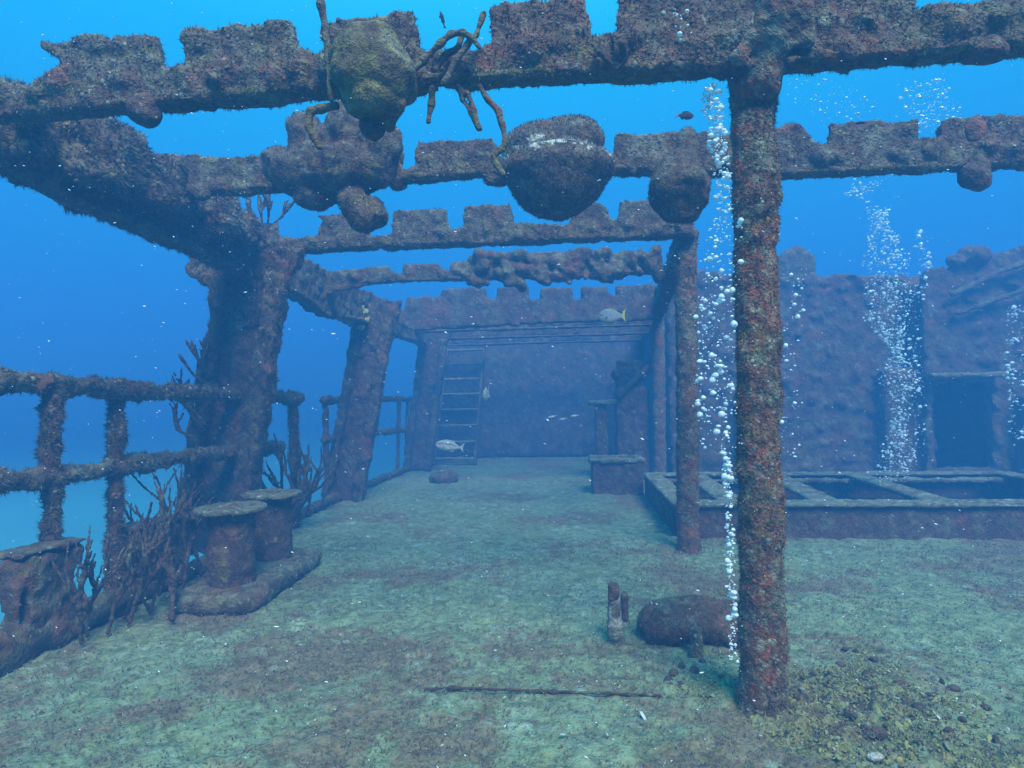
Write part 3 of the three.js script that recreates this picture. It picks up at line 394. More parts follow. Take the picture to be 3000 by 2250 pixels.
// deck posts
function post(label, base, head, r, res, off, turf) {
  const o = group('support_post', label, 'post', 'round posts under the deck beams');
  const shaft = mesh('shaft', finish(solid([cap([base[0], -0.02, base[2]], head, r), cap([base[0], -0.02, base[2]], [base[0], 0.1, base[2]], r * 1.22, r * 1.05), cap([head[0], head[1] - 0.12, head[2]], head, r, r * 1.15)], { res, bump: growth(0.95, off) }), paints.post), M.crust, o);
  if (off === 81) mesh('head_bracket', finish(solid([cap([0.687, 2.27, -2.26], [0.80, 2.8, -2.09], 0.078, 0.09), cap([0.6, 2.33, -2.17], [0.72, 2.5, -2.12], 0.03, 0.03), cap([0.83, 2.36, -2.17], [0.78, 2.62, -2.1], 0.03, 0.03)], { res: 0.011, bump: growth(1.1, 82), k: 0.05 }), paints.post), M.crust, o);
  if (turf) { scatter('algae_turf', shaft, turf, 0.015, ['rust', 'maroon', 'dark', 'moss', 'maroon', 'teal'], o); scatter('crust_knobs', shaft, Math.round(turf * 0.5), 0.0115, ['rust', 'teal', 'olive', 'maroon', 'violet', 'dark', 'maroon'], o, knob); }
  return o;
}
post('thick round post crusted red and olive, with the mound of growth at its foot', [0.658, 0, -2.33], [0.687, 2.36, -2.31], 0.072, 0.0095, 81, 9000);
post('slimmer round post at the corner of the hatch coaming', [0.832, 0, -4.73], [0.862, 2.36, -4.7], 0.074, 0.0125, 84, 4000);
post('hazy post beside the winch at the mouth of the covered passage', L.post3[0], [1.2, 2.45, -8.69], 0.085, 0.02, 87, 0);

// ---------------------------------------------------------------- covered passage and deckhouses
{
  const b = group('bulkhead', 'dark steel wall closing the far end of the covered passage', 'wall');
  mesh('wall_plate', finish(solid([box(-2.9, 1.5, 0, 2.95, -12.75, -12.62)], { res: 0.05, bump: (x, y, z) => 0.02 * noise(x * 3, y * 3, z * 3) + 0.012 * noise(x * 8, y * 8, z * 8), amp: 0.06 }), paints.frame), M.crust, b);
  const s = group('side_plating', 'steel side wall beyond the farthest leaning frame', 'wall');
  mesh('wall_plate', finish(solid([box(-2.86, -2.76, 0, 2.45, -12.7, -11.0)], { res: 0.05, bump: growth(1.5, 13), amp: 0.06 }), paints.frame), M.crust, s);
}
{
  const d = group('deckhouse', 'low dark deckhouse wall behind the hatch, topped by the round fan sponge', 'deckhouse');
  mesh('front_wall', finish(solid([prismZ([[1.38, 0], ...L.deckhouse.slice(1, -1), [4.93, 0]], -9.12, -9.0), ...Array.from({ length: 90 }, () => ell([R(1.5, 4.9), R(0.1, 2.7), -9], [R(0.04, 0.13), R(0.04, 0.12), R(0.03, 0.07)])), ...Array.from({ length: 40 }, () => { const x = R(1.5, 4.9); return ell([x, 2.92 - (x - 1.4) * 0.05 + R(-0.1, 0.04), -9.02], [R(0.05, 0.16), R(0.03, 0.1), 0.07]); }), box(4.2, 4.75, 0, 1.5, -9, -8.75, 0.05), box(2.3, 2.7, 0, 1.3, -9, -8.7, 0.08), ...chain([[1.7, 0.1, -8.85], [1.75, 1.6, -8.85], [2.1, 2.4, -8.9]], 0.05)], { res: 0.036, bump: shaggy(1.8, 5), amp: 0.08 }), paints.frame), M.crust, d);
  mesh('side_wall', finish(solid([box(1.4, 1.5, 0, 2.9, -12.6, -9.12)], { res: 0.06, bump: growth(1.5, 23), amp: 0.06 }), paints.frame), M.crust, d);
  mesh('roof', finish(solid([box(1.5, 4.9, 2.6, 2.7, -12.6, -9.12)], { res: 0.06, bump: growth(1.5, 25), amp: 0.06 }), paints.frame), M.crust, d);
  const s = group('deckhouse', 'taller deckhouse with a dark doorway and a pale ledge, right behind the hatch', 'deckhouse');
  const out = [[4.62, 0], ...L.super.slice(1, -1), [6.9, 3.3], [6.9, 0]];
  mesh('front_wall', finish(solid([prismZ(out, -8.72, -8.6), ...Array.from({ length: 60 }, () => ell([R(4.7, 6.8), R(0.2, 2.75), -8.6], [R(0.04, 0.12), R(0.04, 0.12), R(0.03, 0.07)])), box(5.7, 6.5, 0.1, 1.1, -8.6, -8.35, 0.05), cut(box(4.72, 5.44, 0.16, 1.3, -8.9, -8.4))], { res: 0.034, bump: shaggy(1.8, 29), amp: 0.08 }), paints.frame), M.crust, s);
  mesh('side_wall', finish(solid([box(4.62, 4.72, 0, 2.6, -11.5, -8.72)], { res: 0.06, bump: growth(1.5, 33), amp: 0.06 }), paints.frame), M.crust, s);
  mesh('roof', finish(solid([box(4.7, 6.9, 2.55, 2.65, -11.5, -8.74)], { res: 0.06, bump: growth(1.5, 35), amp: 0.06 }), paints.frame), M.crust, s);
  mesh('back_wall', finish(solid([box(4.7, 6.9, 0, 2.6, -11.5, -11.4)], { res: 0.07, bump: growth(1.5, 36), amp: 0.06 }), paints.frame), M.crust, s);
  mesh('side_wall', finish(solid([box(6.82, 6.92, 0, 3.2, -11.5, -8.72)], { res: 0.06, bump: growth(1.5, 34), amp: 0.06 }), paints.frame), M.crust, s);  // unseen starboard wall, added to keep the doorway interior dark
  mesh('ledge', finish(solid([box(4.6, 5.5, 1.36, 1.41, -8.6, -8.36)], { res: 0.022, bump: growth(1.2, 45) }), paints.flat), M.crust, s);
  mesh('sloping_pipe', finish(solid(chain([[4.95, 2.45, -8.48], [5.6, 2.75, -8.46], [6.7, 3.12, -8.44]], 0.035), { res: 0.02, bump: growth(1, 47) }), paints.rail), M.crust, s);
  mesh('sloping_pipe', finish(solid(chain([[5.0, 2.2, -8.48], [5.9, 2.5, -8.46], [6.8, 2.72, -8.44]], 0.03), { res: 0.02, bump: growth(1, 48) }), paints.rail), M.crust, s);
}
// ladder: two stringers and eight rungs, leaning on the bulkhead
{
  const l = group('ladder', 'steep ship ladder with broad treads at the far left of the passage', 'ladder'), A = [-2.56, 2.4, -12.35], B = [-1.8, 2.4, -12.35], C = [-2.6, 0, -11.1], D = [-1.84, 0, -11.1];
  const at = (p, q, t) => p.map((v, i) => mix(v, q[i], t));
  for (const [p, q] of [[A, C], [B, D]]) mesh('stringer', finish(solid([bar(p, q, [1, 0, 0], 0.022, 0.07)], { res: 0.024, bump: growth(0.8, 2) }), paints.frame), M.crust, l);
  for (let k = 0; k < 8; k++) { const t = (k + 0.6) / 8, a = at(A, C, t), b = at(B, D, t); mesh('rung', finish(solid([bar([a[0], a[1], a[2]], [b[0], b[1], b[2]], [0, 0, 1], 0.09, 0.018)], { res: 0.022, bump: growth(0.8, k) }), paints.flat), M.crust, l); }
}
// crate-like vent box and winch
{
  const o = group('vent_box', 'square encrusted box with a raised rim on the deck before the winch', 'box');
  mesh('body', finish(solid([box(0.2, 0.8, -0.02, 0.4, -8.0, -7.5)], { res: 0.018, bump: shaggy(1, 7) }), paints.red), M.crust, o);
  for (const b of [[0.17, 0.83, 0.385, 0.43, -7.56, -7.47], [0.17, 0.83, 0.385, 0.43, -8.03, -7.94], [0.17, 0.26, 0.385, 0.43, -7.94, -7.56], [0.74, 0.83, 0.385, 0.43, -7.94, -7.56]]) mesh('rim', finish(solid([box(...b)], { res: 0.016, bump: growth(1, 9) }), paints.flat), M.crust, o);
}
{
  const o = group('deck_winch', 'hazy upright winch with a side table, standing behind the vent box', 'winch');
  mesh('body', finish(solid([box(0.6, 1.06, 0, 1.3, -9.2, -8.85, 0.04), box(0.62, 0.98, 1.25, 1.72, -9.15, -8.9, 0.06)], { res: 0.028, bump: shaggy(1.6, 17) }), paints.frame), M.crust, o);
  mesh('drum', finish(solid([bar([0.56, 1.5, -9.0], [1.14, 1.62, -9.0], [0, 1, 0], 0.1, 0.1, 0.09)], { res: 0.024, bump: shaggy(1.5, 18) }), paints.frame), M.crust, o);
  mesh('side_table', finish(solid([box(0.2, 0.62, 1.08, 1.14, -9.15, -8.85)], { res: 0.022, bump: growth(1.1, 19) }), paints.flat), M.crust, o);
  mesh('table_leg', finish(solid([box(0.3, 0.46, 0, 1.08, -9.08, -8.92)], { res: 0.024, bump: growth(1.1, 20) }), paints.frame), M.crust, o);
  mesh('brace', finish(solid([bar([0.62, 1.2, -8.8], [1.2, 1.75, -8.8], [0, 0, 1], 0.04, 0.03)], { res: 0.02, bump: growth(1, 21) }), paints.rail), M.crust, o);
}
// ---------------------------------------------------------------- hatch coaming
{
  const o = group('hatch_coaming', 'low steel hatch frame with cross beams over the dark hold', 'hatch'), { x0, x1, z0, z1 } = HATCH;
  const g = (n, b, p, off) => mesh(n, finish(solid([box(...b)], { res: 0.018, bump: growth(0.45, off) }), p), M.crust, o);
  g('front_plate', [x0 - 0.05, 4.7, -0.03, 0.25, z0 - 0.03, z0 + 0.01], paints.frame, 1);
  g('back_plate', [x0 - 0.05, 4.7, -0.03, 0.25, z1 - 0.01, z1 + 0.03], paints.frame, 2);
  g('side_plate', [x0 - 0.06, x0 - 0.02, -0.03, 0.25, z1 + 0.04, z0 - 0.04], paints.red, 3);
  g('side_plate', [x1, x1 + 0.04, -0.03, 0.25, z1 + 0.04, z0 - 0.04], paints.red, 3);
  const rims = [g('front_rim', [x0 - 0.08, 4.74, 0.255, 0.28, z0 - 0.2, z0 + 0.05], paints.flat, 5), g('back_rim', [x0 - 0.08, 4.74, 0.255, 0.28, z1 - 0.05, z1 + 0.2], paints.flat, 6),
    g('side_rim', [x0 - 0.08, x0 + 0.12, 0.257, 0.282, z1 + 0.205, z0 - 0.205], paints.flat, 7), g('side_rim', [x1 - 0.12, x1 + 0.1, 0.257, 0.282, z1 + 0.205, z0 - 0.205], paints.flat, 7)];
  for (const [a, b] of [[1.3, 1.36], [2.06, 2.2], [2.93, 3.07]]) {
    rims.push(mesh('cross_beam', finish(solid([bar([a, 0.262, z0 - 0.19], [b, 0.262, z1 + 0.19], [0, 1, 0], 0.018, 0.11)], { res: 0.018, bump: growth(0.5, a * 9) }), paints.flat), M.crust, o));
  }
  mesh('inner_rail', finish(solid([box(x0 + 0.13, 4.5, 0.2, 0.24, z1 + 0.28, z1 + 0.36)], { res: 0.02, bump: growth(0.9, 8) }), paints.flat), M.crust, o);
  rims.forEach((r) => scatter('algae_turf', r, 350, 0.018, ['pale', 'teal', 'olive', 'maroon'], o));
}
// ---------------------------------------------------------------- railings
function railing(label, rails, posts, r, res, off, turf, lowest = 0) {
  const o = group('railing', label, 'railing', 'railings along the port deck edge'), all = [];
  rails.forEach((p, i) => all.push(mesh(i ? 'middle_rail' : 'top_rail', finish(solid(chain(p, r * (i ? 1 : 1.05)), { res, bump: shaggy(1.5, off + i * 3), amp: 0.06 }), paints.rail), M.crust, o)));
  posts.forEach(([a, b], i) => all.push(mesh('rail_post', finish(solid([cap(a, b, r * 0.88)], { res, bump: shaggy(1.0, off + 20 + i) }), paints.red), M.crust, o)));
  if (turf) all.forEach((m) => { scatter('algae_turf', m, turf, 0.03, ['maroon', 'dark', 'violet', 'olive', 'teal'], o); scatter('crust_knobs', m, Math.round(turf / 3), 0.018, ['violet', 'teal', 'maroon', 'olive', 'pale'], o, knob); });
}
railing('thickly encrusted railing with two bars by the bollards', [L.toprail, L.midrail], L.railposts.map(([a, b]) => [[a[0], 1.22, a[2]], [b[0], 0.02, b[2]]]), 0.042, 0.012, 91, 1500);
railing('thin hazy railing beyond the broad leaning frame', [L.toprailB, L.midrailB], L.railpostsB.map(([a, b]) => [[a[0], 1.2, a[2]], [b[0], 0, b[2]]]), 0.036, 0.02, 95, 0);
// gunwale bar and mooring leads at the deck edge
{
  const e = (z) => [edge(z) + 0.06, 0.05, z];
  const near = mesh('gunwale', finish(solid([...chain([[-2.53, 0.06, -1.5], [-2.54, 0.08, -2.2], [-2.55, 0.07, -2.7], [-2.54, 0.05, -3.2]], 0.12, 0.08), ...chain([e(-3.2), e(-4), e(-5), e(-6), e(-7), e(-8), e(-9), e(-10.3)], 0.045)], { res: 0.02, bump: shaggy(1.6, 101), amp: 0.06 }), paint({ base: 'maroon', a: ['olive', 0.6], b: ['teal', 0.6], c: ['dark', 0.5], spots: ['pale', 0.06] })), M.crust);
  tag(near, 'low rounded bar of growth along the deck edge below the railing', 'gunwale');
  for (const [lab, x, z, w, h, op] of [['dark roller lead with an open mouth under the near railing posts', -2.56, -2.72, 0.19, 0.34, 0.1], ['dark mooring lead hidden behind the branching sea rods', -2.6, -3.55, 0.26, 0.3, 0.07]]) {
    const f = group('fairlead', lab, 'fairlead', 'mooring leads on the port edge');
    mesh('lead_block', finish(solid([box(x - 0.07, x + 0.07, 0.05, 0.12 + h, z - w, z + w, 0.05), cut(ell([x, 0.26, z - w * 0.82], [0.4, op, 0.045])), cut(ell([x, 0.22, z + w * 0.85], [0.4, op, 0.03]))], { res: 0.014, bump: shaggy(1.2, z * 7) }), paints.red), M.crust, f);
    mesh('top_plate', finish(solid([box(x - 0.075, x + 0.075, 0.12 + h, 0.14 + h, z - w, z + w)], { res: 0.014, bump: growth(1, z) }), paints.rail), M.crust, f);
  }
}
// ---------------------------------------------------------------- double bollard
{
  const o = group('mooring_bollard', 'pair of stubby round bollards with flat caps on one base plate', 'bollard');
  const p = [[-2.02, -3.42], [-2.06, -3.98]];
  const base = mesh('base_plate', finish(solid([bar([-2.0, 0.05, -3.16], [-2.06, 0.05, -4.25], [1, 0, 0], 0.24, 0.055, 0.05)], { res: 0.014, bump: shaggy(0.9, 111) }), paint({ base: 'teal', a: ['maroon', 0.7], b: ['pale', 0.5], c: ['olive', 0.3], spots: ['pale', 0.08], off: 2 })), M.crust, o);
  scatter('algae_turf', base, 1400, 0.018, ['teal', 'maroon', 'olive', 'pale'], o);
  p.forEach(([x, z], i) => {
    const b = mesh('bollard_post', finish(solid([cyl(x, 0.08, z, 0.125, 0.45)], { res: 0.012, bump: growth(0.8, 113 + i) }), paints.red), M.crust, o);
    const c = mesh('cap', finish(solid([cyl(x, 0.525, z, 0.195, 0.022)], { res: 0.011, bump: growth(0.55, 117 + i) }), paint({ base: 'pale', a: ['teal', 0.5], b: ['olive', 0.35], c: ['rust', 0.3], spots: ['chalk', 0.05], off: i * 4 })), M.crust, b);
    scatter('algae_turf', b, 700, 0.014, ['maroon', 'dark', 'violet', 'teal'], o); scatter('algae_turf', c, 700, 0.014, ['pale', 'teal', 'olive', 'maroon'], o);
  });
}
// ---------------------------------------------------------------- sponges and corals on the beams
const C = L.coral, one = (name, label, cat, prims, opt, col, grp) => { const m = tag(mesh(name, finish(solid(prims, opt), col), M.crust), label, cat, grp); if (opt.knobs) scatter('surface_fuzz', m, opt.knobs, opt.knob || 0.013, ['dark', 'violet', 'maroon', 'olive'], m); return m; };
{
  const [c, r] = C.ball, warts = (x, y, z) => 0.014 * noise(x * 16, y * 16, z * 16) + 0.03 * Math.abs(noise(x * 11 + 3, y * 11, z * 11)) - 0.008 + 0.003 * noise(x * 55, y * 55, z * 55);
  one('ball_sponge', 'warty olive green ball sponge growing on the widest deck beam', 'sponge', [ell(c, [r * 0.93, r, r * 0.8]), ell([c[0] - 0.03, c[1] + 0.04, c[2] + 0.03], [r * 0.8, r * 0.8, r * 0.75]), ell([c[0] + 0.03, c[1] - 0.1, c[2]], [0.07, 0.07, 0.07])], { res: 0.0095, bump: warts, k: 0.03, knobs: 1800, knob: 0.008 }, paint({ base: 'olive', a: ['yellow', 0.6], b: ['pale', 0.4], c: ['moss', 0.5], spots: ['pale', 0.02], f: 1.3 }));
}
const ropes = (name, label, lists, r, grp) => { const o = one(name, label, 'rope sponge', lists.flatMap(p => chain(p, r, r * 0.75)), { res: 0.007, bump: (x, y, z) => 0.0045 * noise(x * 35, y * 35, z * 35) + 0.003, amp: 0.012, k: 0.012 }, paint({ base: 'olive', a: ['maroon', 0.6], b: ['violet', 0.4], c: ['teal', 0.3], spots: ['pale', 0.03], f: 1.6 }), grp); return o; };
ropes('rope_sponge', 'tall thin rope sponge standing beside the green ball sponge', [C.rope_left], 0.0115);
ropes('rope_sponge', 'kinked rope sponge hanging under the green ball sponge', [C.rope_left2], 0.012);
ropes('rope_sponge', 'tangle of arching rope sponges in the notch of the widest beam', [C.arc, C.rope_up, C.rope_up2], 0.0088);
ropes('rope_sponge', 'short stub of rope sponge hanging straight below the widest beam', [C.hang1], 0.0085);
ropes('rope_sponge', 'forked rope sponge slanting down below the widest beam', [C.hang2, [C.hang2[0], [-0.37, 2.27, -2.19], [-0.345, 2.21, -2.19], C.hang2[3]]], 0.0075);
ropes('rope_sponge', 'long zigzag rope sponge hanging in front of the dome sponge', [C.hang3], 0.0095);
one('lobed_sponge', 'dark lobed sponge of thick blunt fingers on the second beam', 'sponge',
  [cap([-1.45, 2.66, -3.2], [-1.42, 2.38, -3.22], 0.097, 0.11), cap([-1.19, 2.66, -3.18], [-1.21, 2.38, -3.2], 0.112, 0.12), cap([-0.985, 2.53, -3.18], [-1.05, 2.4, -3.2], 0.092, 0.09), cap([-1.6, 2.47, -3.22], [-1.47, 2.38, -3.22], 0.1, 0.11), cap([-1.33, 2.56, -3.16], [-1.33, 2.4, -3.2], 0.085, 0.1),
    ell([-1.31, 2.42, -3.2], [0.33, 0.15, 0.17]), cap([-1.22, 2.34, -3.2], [-1.11, 2.13, -3.16], 0.085, 0.077), cap([-1.08, 2.2, -3.2], [-1.06, 2.16, -3.2], 0.065), ell([-1.4, 2.29, -3.2], [0.1, 0.08, 0.1])],
  { res: 0.012, bump: (x, y, z) => growth(0.8, 3)(x, y, z) + 0.014 * noise(x * 13, y * 13, z * 13) - 0.02 * Math.max(0, noise(x * 24, y * 24, z * 24) - 0.35), k: 0.02, amp: 0.06, knobs: 5000, knob: 0.014 }, paint({ base: 'violet', a: ['maroon', 0.6], b: ['dark', 0.5], c: ['teal', 0.5], spots: ['pale', 0.04], f: 1.8 }));
{
  const [c, r] = C.dome;
  one('dome_sponge', 'great round dark sponge hanging under the second beam, flecked white along its brim', 'sponge', [ell([c[0] + 0.005, c[1] + 0.01, c[2]], [r * 0.99, r * 0.42, r * 0.8]), ell([c[0], c[1] - 0.05, c[2]], [r * 0.82, r * 0.58, r * 0.7]), ell([c[0] - 0.01, c[1] - 0.09, c[2]], [r * 0.56, r * 0.52, r * 0.56]), ell([c[0] - 0.1, c[1] + 0.15, c[2] - 0.02], [r * 0.58, r * 0.4, r * 0.5]), ell([c[0] + 0.07, c[1] + 0.17, c[2] - 0.02], [r * 0.6, r * 0.42, r * 0.5]), ell([c[0] - 0.22, c[1] + 0.12, c[2] - 0.02], [r * 0.22, r * 0.3, r * 0.3])],
    { res: 0.012, bump: (x, y, z) => growth(0.6, 5)(x, y, z) - 0.02 * Math.max(0, noise(x * 26, y * 26, z * 26) - 0.4), k: 0.04, knobs: 6000, knob: 0.015 }, (x, y, z) => { const col = paint({ base: 'violet', a: ['maroon', 0.6], b: ['dark', 0.5], c: ['teal', 0.3], spots: ['pale', 0.05], f: 2 })(x, y, z), b = Math.abs(y - 2.44 - 0.05 * noise(x * 9, 1, z * 9) - 0.1 * (x + 0.1) ** 2) < 0.04 && noise(x * 18, y * 30, z * 18) + 0.7 * noise(x * 60, y * 60, z * 60) > 0.22; return b ? [0.5, 0.53, 0.5] : col; });
}
{
  const v = [[0.604, 2.5, -3.2, 0.046], [0.6, 2.43, -3.2, 0.056], [0.592, 2.37, -3.2, 0.08], [0.576, 2.3, -3.2, 0.125], [0.566, 2.22, -3.2, 0.155], [0.567, 2.13, -3.2, 0.1]];
  const m = one('vase_sponge', 'dark vase shaped sponge with a narrow neck before the slimmer post', 'sponge', v.slice(1).map((q, i) => cap(v[i].slice(0, 3), q.slice(0, 3), v[i][3], q[3])), { res: 0.011, bump: (x, y, z) => growth(0.8, 19)(x, y, z) + 0.02 * noise(x * 9, y * 9, z * 9), k: 0.02, amp: 0.06, knobs: 2600, knob: 0.013 }, paint({ base: 'violet', a: ['maroon', 0.7], b: ['dark', 0.4], c: ['teal', 0.4], spots: ['pale', 0.02], f: 1.5, off: 9 }));
}
for (const [c, s, lab] of [[[2.1, 2.27, -3.38], [0.075, 0.07, 0.07], 'dark knob sponge hanging from the second beam beyond the post'], [[-1.66, 2.29, -2.2], [0.06, 0.045, 0.05], 'rust coloured knob sponge hanging under the widest beam'], [[-0.72 + 0.01, 2.13, -2.1], [0.035, 0.03, 0.035], 'small knob at the bottom of the green ball sponge'], [[1.42, 2.3, -2.22], [0.07, 0.035, 0.05], 'flat knob sponge hanging from the widest beam beyond the post']])
  one('knob_sponge', lab, 'sponge', [ell(c, s), ell([c[0] + s[0] * 0.4, c[1] - s[1] * 0.5, c[2]], s.map(v => v * 0.7)), ell([c[0] + s[0] * 0.2, c[1] + s[1] * 0.7, c[2]], s.map(v => v * 0.8))], { res: 0.012, bump: growth(0.9, c[0] * 9) }, paints.red, 'knob sponges under the beams');
one('disc_sponge', 'round olive disc sponge standing on the low deckhouse roof edge', 'sponge', [ell([3.2, 3.0, -9.05], [0.27, 0.3, 0.09]), cap([3.2, 2.75, -9.05], [3.2, 2.95, -9.05], 0.1)], { res: 0.025, bump: growth(1.2, 7) }, paint({ base: 'olive', a: ['moss', 0.6], b: ['yellow', 0.3], c: ['teal', 0.3], spots: ['pale', 0.02] }));
one('knob_sponge', 'rounded growth on the sloping roof of the taller deckhouse', 'sponge', [ell([5.3, 2.98, -8.6], [0.2, 0.12, 0.15]), ell([5.08, 2.9, -8.6], [0.12, 0.09, 0.1])], { res: 0.025, bump: growth(1.5, 8) }, paints.frame);
one('yellow_sponge', 'bright yellow frilled sponge on the head of the narrower frame', 'sponge', [[L.yellow[0], 0.045], [L.yellow[1], 0.06], [[-2.42, 2.18, -6.9], 0.035]].flatMap(([p, r]) => Array.from({ length: 7 }, () => ell([p[0] + R(-r, r), p[1] + R(-r, r), p[2] + R(-0.03, 0.03)], [r * 0.5, r * 0.5, r * 0.5]))), { res: 0.014, bump: growth(1, 2), k: 0.01 }, () => [0.42, 0.42, 0.09]);
one('orange_sponge', 'thin orange patch sponge on the second beam beyond the post', 'sponge', [ell([2.1, 2.5, -3.36], [0.05, 0.06, 0.012])], { res: 0.012, bump: growth(0.9, 3) }, paint({ base: 'rust', a: ['rust', 0.1], b: ['maroon', 0.2], c: ['rust', 0.1], spots: ['rust', 0.01] }));
// loaf sponge and stubs on the deck
{
  const m = one('loaf_sponge', 'dark maroon loaf shaped sponge lying on the deck by the near post', 'sponge', [ell([0.52, 0.065, -3.02], [0.22, 0.1, 0.16]), ell([0.66, 0.06, -3.0], [0.2, 0.095, 0.15]), ell([0.42, 0.05, -3.0], [0.13, 0.085, 0.12]), ell([0.75, 0.1, -3.05], [0.07, 0.05, 0.07])], { res: 0.0105, bump: (x, y, z) => growth(0.6, 77)(x, y, z) + 0.03 * noise(x * 7, y * 7, z * 7), k: 0.04, amp: 0.07, knobs: 3600, knob: 0.011 }, paint({ base: 'maroon', a: ['dark', 0.6], b: ['rust', 0.15], c: ['violet', 0.4], spots: ['pale', 0.05], f: 2.2, off: 2 }));
}
{
  const o = group('pipe_stub', 'upright crusted pipe stub with a dark open top on the deck', 'pipe', 'pipe stubs standing on the deck');
  mesh('shaft', finish(solid([box(0.14, 0.192, -0.01, 0.2, -2.945, -2.9, 0.012), cap([0.168, 0.05, -2.91], [0.168, 0.07, -2.91], 0.036)], { res: 0.008, bump: growth(0.5, 3) }), paint({ base: 'chalk', patch: 0, a: ['teal', 0.6], b: ['rust', 0.3], c: ['olive', 0.4], spots: ['chalk', 0.05], f: 2 })), M.crust, o);
  mesh('dark_top', finish(solid([box(0.143, 0.19, 0.195, 0.275, -2.942, -2.902, 0.012)], { res: 0.008, bump: growth(0.5, 6) }), paints.red), M.crust, o);
  const q = group('pipe_stub', 'short pale pipe stub in front of the loaf sponge', 'pipe', 'pipe stubs standing on the deck');
  mesh('shaft', finish(solid([cap([0.515, 0, -2.8], [0.518, 0.08, -2.8], 0.032, 0.024)], { res: 0.009, bump: growth(0.6, 9) }), paint({ base: 'olive', a: ['pale', 0.5], b: ['teal', 0.5], c: ['olive', 0.4], spots: ['chalk', 0.06], f: 2 })), M.crust, q);
  mesh('rim', finish(solid([ell([0.517, 0.105, -2.8], [0.024, 0.014, 0.024])], { res: 0.008, bump: growth(0.4, 4) }), paints.flat), M.crust, q);
  const t = one('knob_sponge', 'tiny dark knob on the deck behind the upright pipe stub', 'sponge', [cap([0.235, 0, -3.2], [0.235, 0.13, -3.2], 0.018, 0.022)], { res: 0.009, bump: growth(0.5, 2) }, paints.red);
}
// ---------------------------------------------------------------- branching soft corals
function branches(root, dir, len, r, depth, spread, out, sub = 3, bend = 0.25, lift = 0.35) {
  const n = 4, pts = [root]; let d = V(...dir).normalize(), p = V(...root);
  for (let i = 0; i < n; i++) { d.add(V(R(-bend, bend), lift * 0.25 + R(-bend, bend) * 0.6, R(-bend, bend))).normalize(); p = p.clone().addScaledVector(d, len / n); pts.push(p.toArray()); }
  out.push(...chain(pts, r, depth ? r * 0.85 : r * 0.6));
  if (depth > 0) for (let k = 0; k < sub; k++) { const at = pts[Math.min(n, 2 + k % 3)], nd = d.clone().add(V(R(-spread, spread), R(-0.1, spread), R(-spread, spread))); branches(at, nd.toArray(), len * R(0.6, 0.95), r * 0.85, depth - 1, spread, out, sub, bend, lift); }
}
function rods(label, roots, r, len, depth, res, spread = 0.8, sub = 3) {
  const pr = []; for (const [p, d] of roots) branches(p, d, len, r, depth, spread, pr, sub);
  return one('sea_rod', label, 'soft coral', pr, { res, bump: (x, y, z) => 0.003 * noise(x * 50, y * 50, z * 50) + 0.001, amp: 0.008, k: 0.01 }, paint({ base: 'dark', a: ['maroon', 0.6], b: ['violet', 0.3], c: ['olive', 0.3], spots: ['pale', 0.01], f: 1.5 }), 'dark branching sea rods');
}
rods('dark sea rod in front of the mooring lead under the railing', [[[-2.36, 0.02, -2.72], [-0.1, 1, 0]], [[-2.33, 0.02, -2.85], [0.2, 1, -0.2]], [[-2.4, 0.02, -2.8], [-0.2, 1, -0.3]]], 0.0085, 0.24, 2, 0.0075, 0.9, 3);
rods('dark sea rod spreading along the deck edge between lead and bollard', [[[-2.3, 0.02, -2.95], [0.2, 1, 0]], [[-2.28, 0.02, -3.1], [-0.2, 1, 0.2]], [[-2.36, 0.02, -3.2], [0.2, 1, -0.4]], [[-2.4, 0.02, -3.05], [0, 1, -0.4]]], 0.0085, 0.25, 2, 0.0075, 0.9, 3);
rods('dark sea rod leaning against the front bollard', [[[-2.13, 0.02, -3.05], [-0.25, 1, -0.3]], [[-2.16, 0.02, -3.07], [0.28, 1, -0.4]]], 0.011, 0.2, 2, 0.0082, 0.6, 2);
rods('wide dark sea rod behind the front bollard, below the middle bar', [[[-2.42, 0.05, -3.35], [0, 1, 0]], [[-2.45, 0.05, -3.6], [0.3, 1, 0]], [[-2.45, 0.1, -3.5], [-0.3, 1, 0.2]], [[-2.42, 0.05, -3.75], [0, 1, 0.3]], [[-2.35, 0.04, -3.45], [0.3, 1, -0.2]]], 0.0098, 0.29, 2, 0.0082);
rods('sea rod standing off the outer edge of the broad frame above the rail', [[[-2.7, 1.38, -4.3], [-0.8, 0.6, 0.2]], [[-2.72, 1.3, -4.32], [-0.9, 0.3, 0.1]]], 0.009, 0.15, 2, 0.008, 0.7);
rods('sea rod fanning from the broad frame between the two rail bars', [[[-2.76, 0.98, -4.3], [-0.9, 0.6, 0.2]], [[-2.78, 0.9, -4.3], [-0.9, 0.2, 0.3]], [[-2.77, 1.05, -4.3], [-0.8, 0.9, 0.2]]], 0.009, 0.19, 2, 0.008, 0.8);
rods('sea rod tangled round the rail post behind the rear bollard', [[[-2.58, 0.06, -5.1], [0.1, 1, 0]], [[-2.56, 0.06, -5.3], [0.5, 1, 0]], [[-2.6, 0.06, -5.45], [0.6, 0.9, 0.2]], [[-2.5, 0.06, -5.0], [0.3, 1, 0.2]]], 0.0145, 0.36, 2, 0.011);
rods('sea rod at the deck edge before the thin hazy railing', [[[-2.7, 0.05, -5.9], [0.5, 0.8, 0]], [[-2.72, 0.06, -6.3], [0.3, 0.7, 0]]], 0.0135, 0.24, 2, 0.0125);
rods('thin twiggy sea rod on top of the third beam by the broad frame', [[[-2.4, 2.56, -4.52], [0, 1, 0]], [[-2.35, 2.56, -4.5], [0.6, 1, 0]], [[-2.3, 2.56, -4.5], [0.9, 0.5, 0]], [[-2.45, 2.56, -4.5], [-0.5, 1, 0]]], 0.007, 0.12, 2, 0.0075, 0.5);
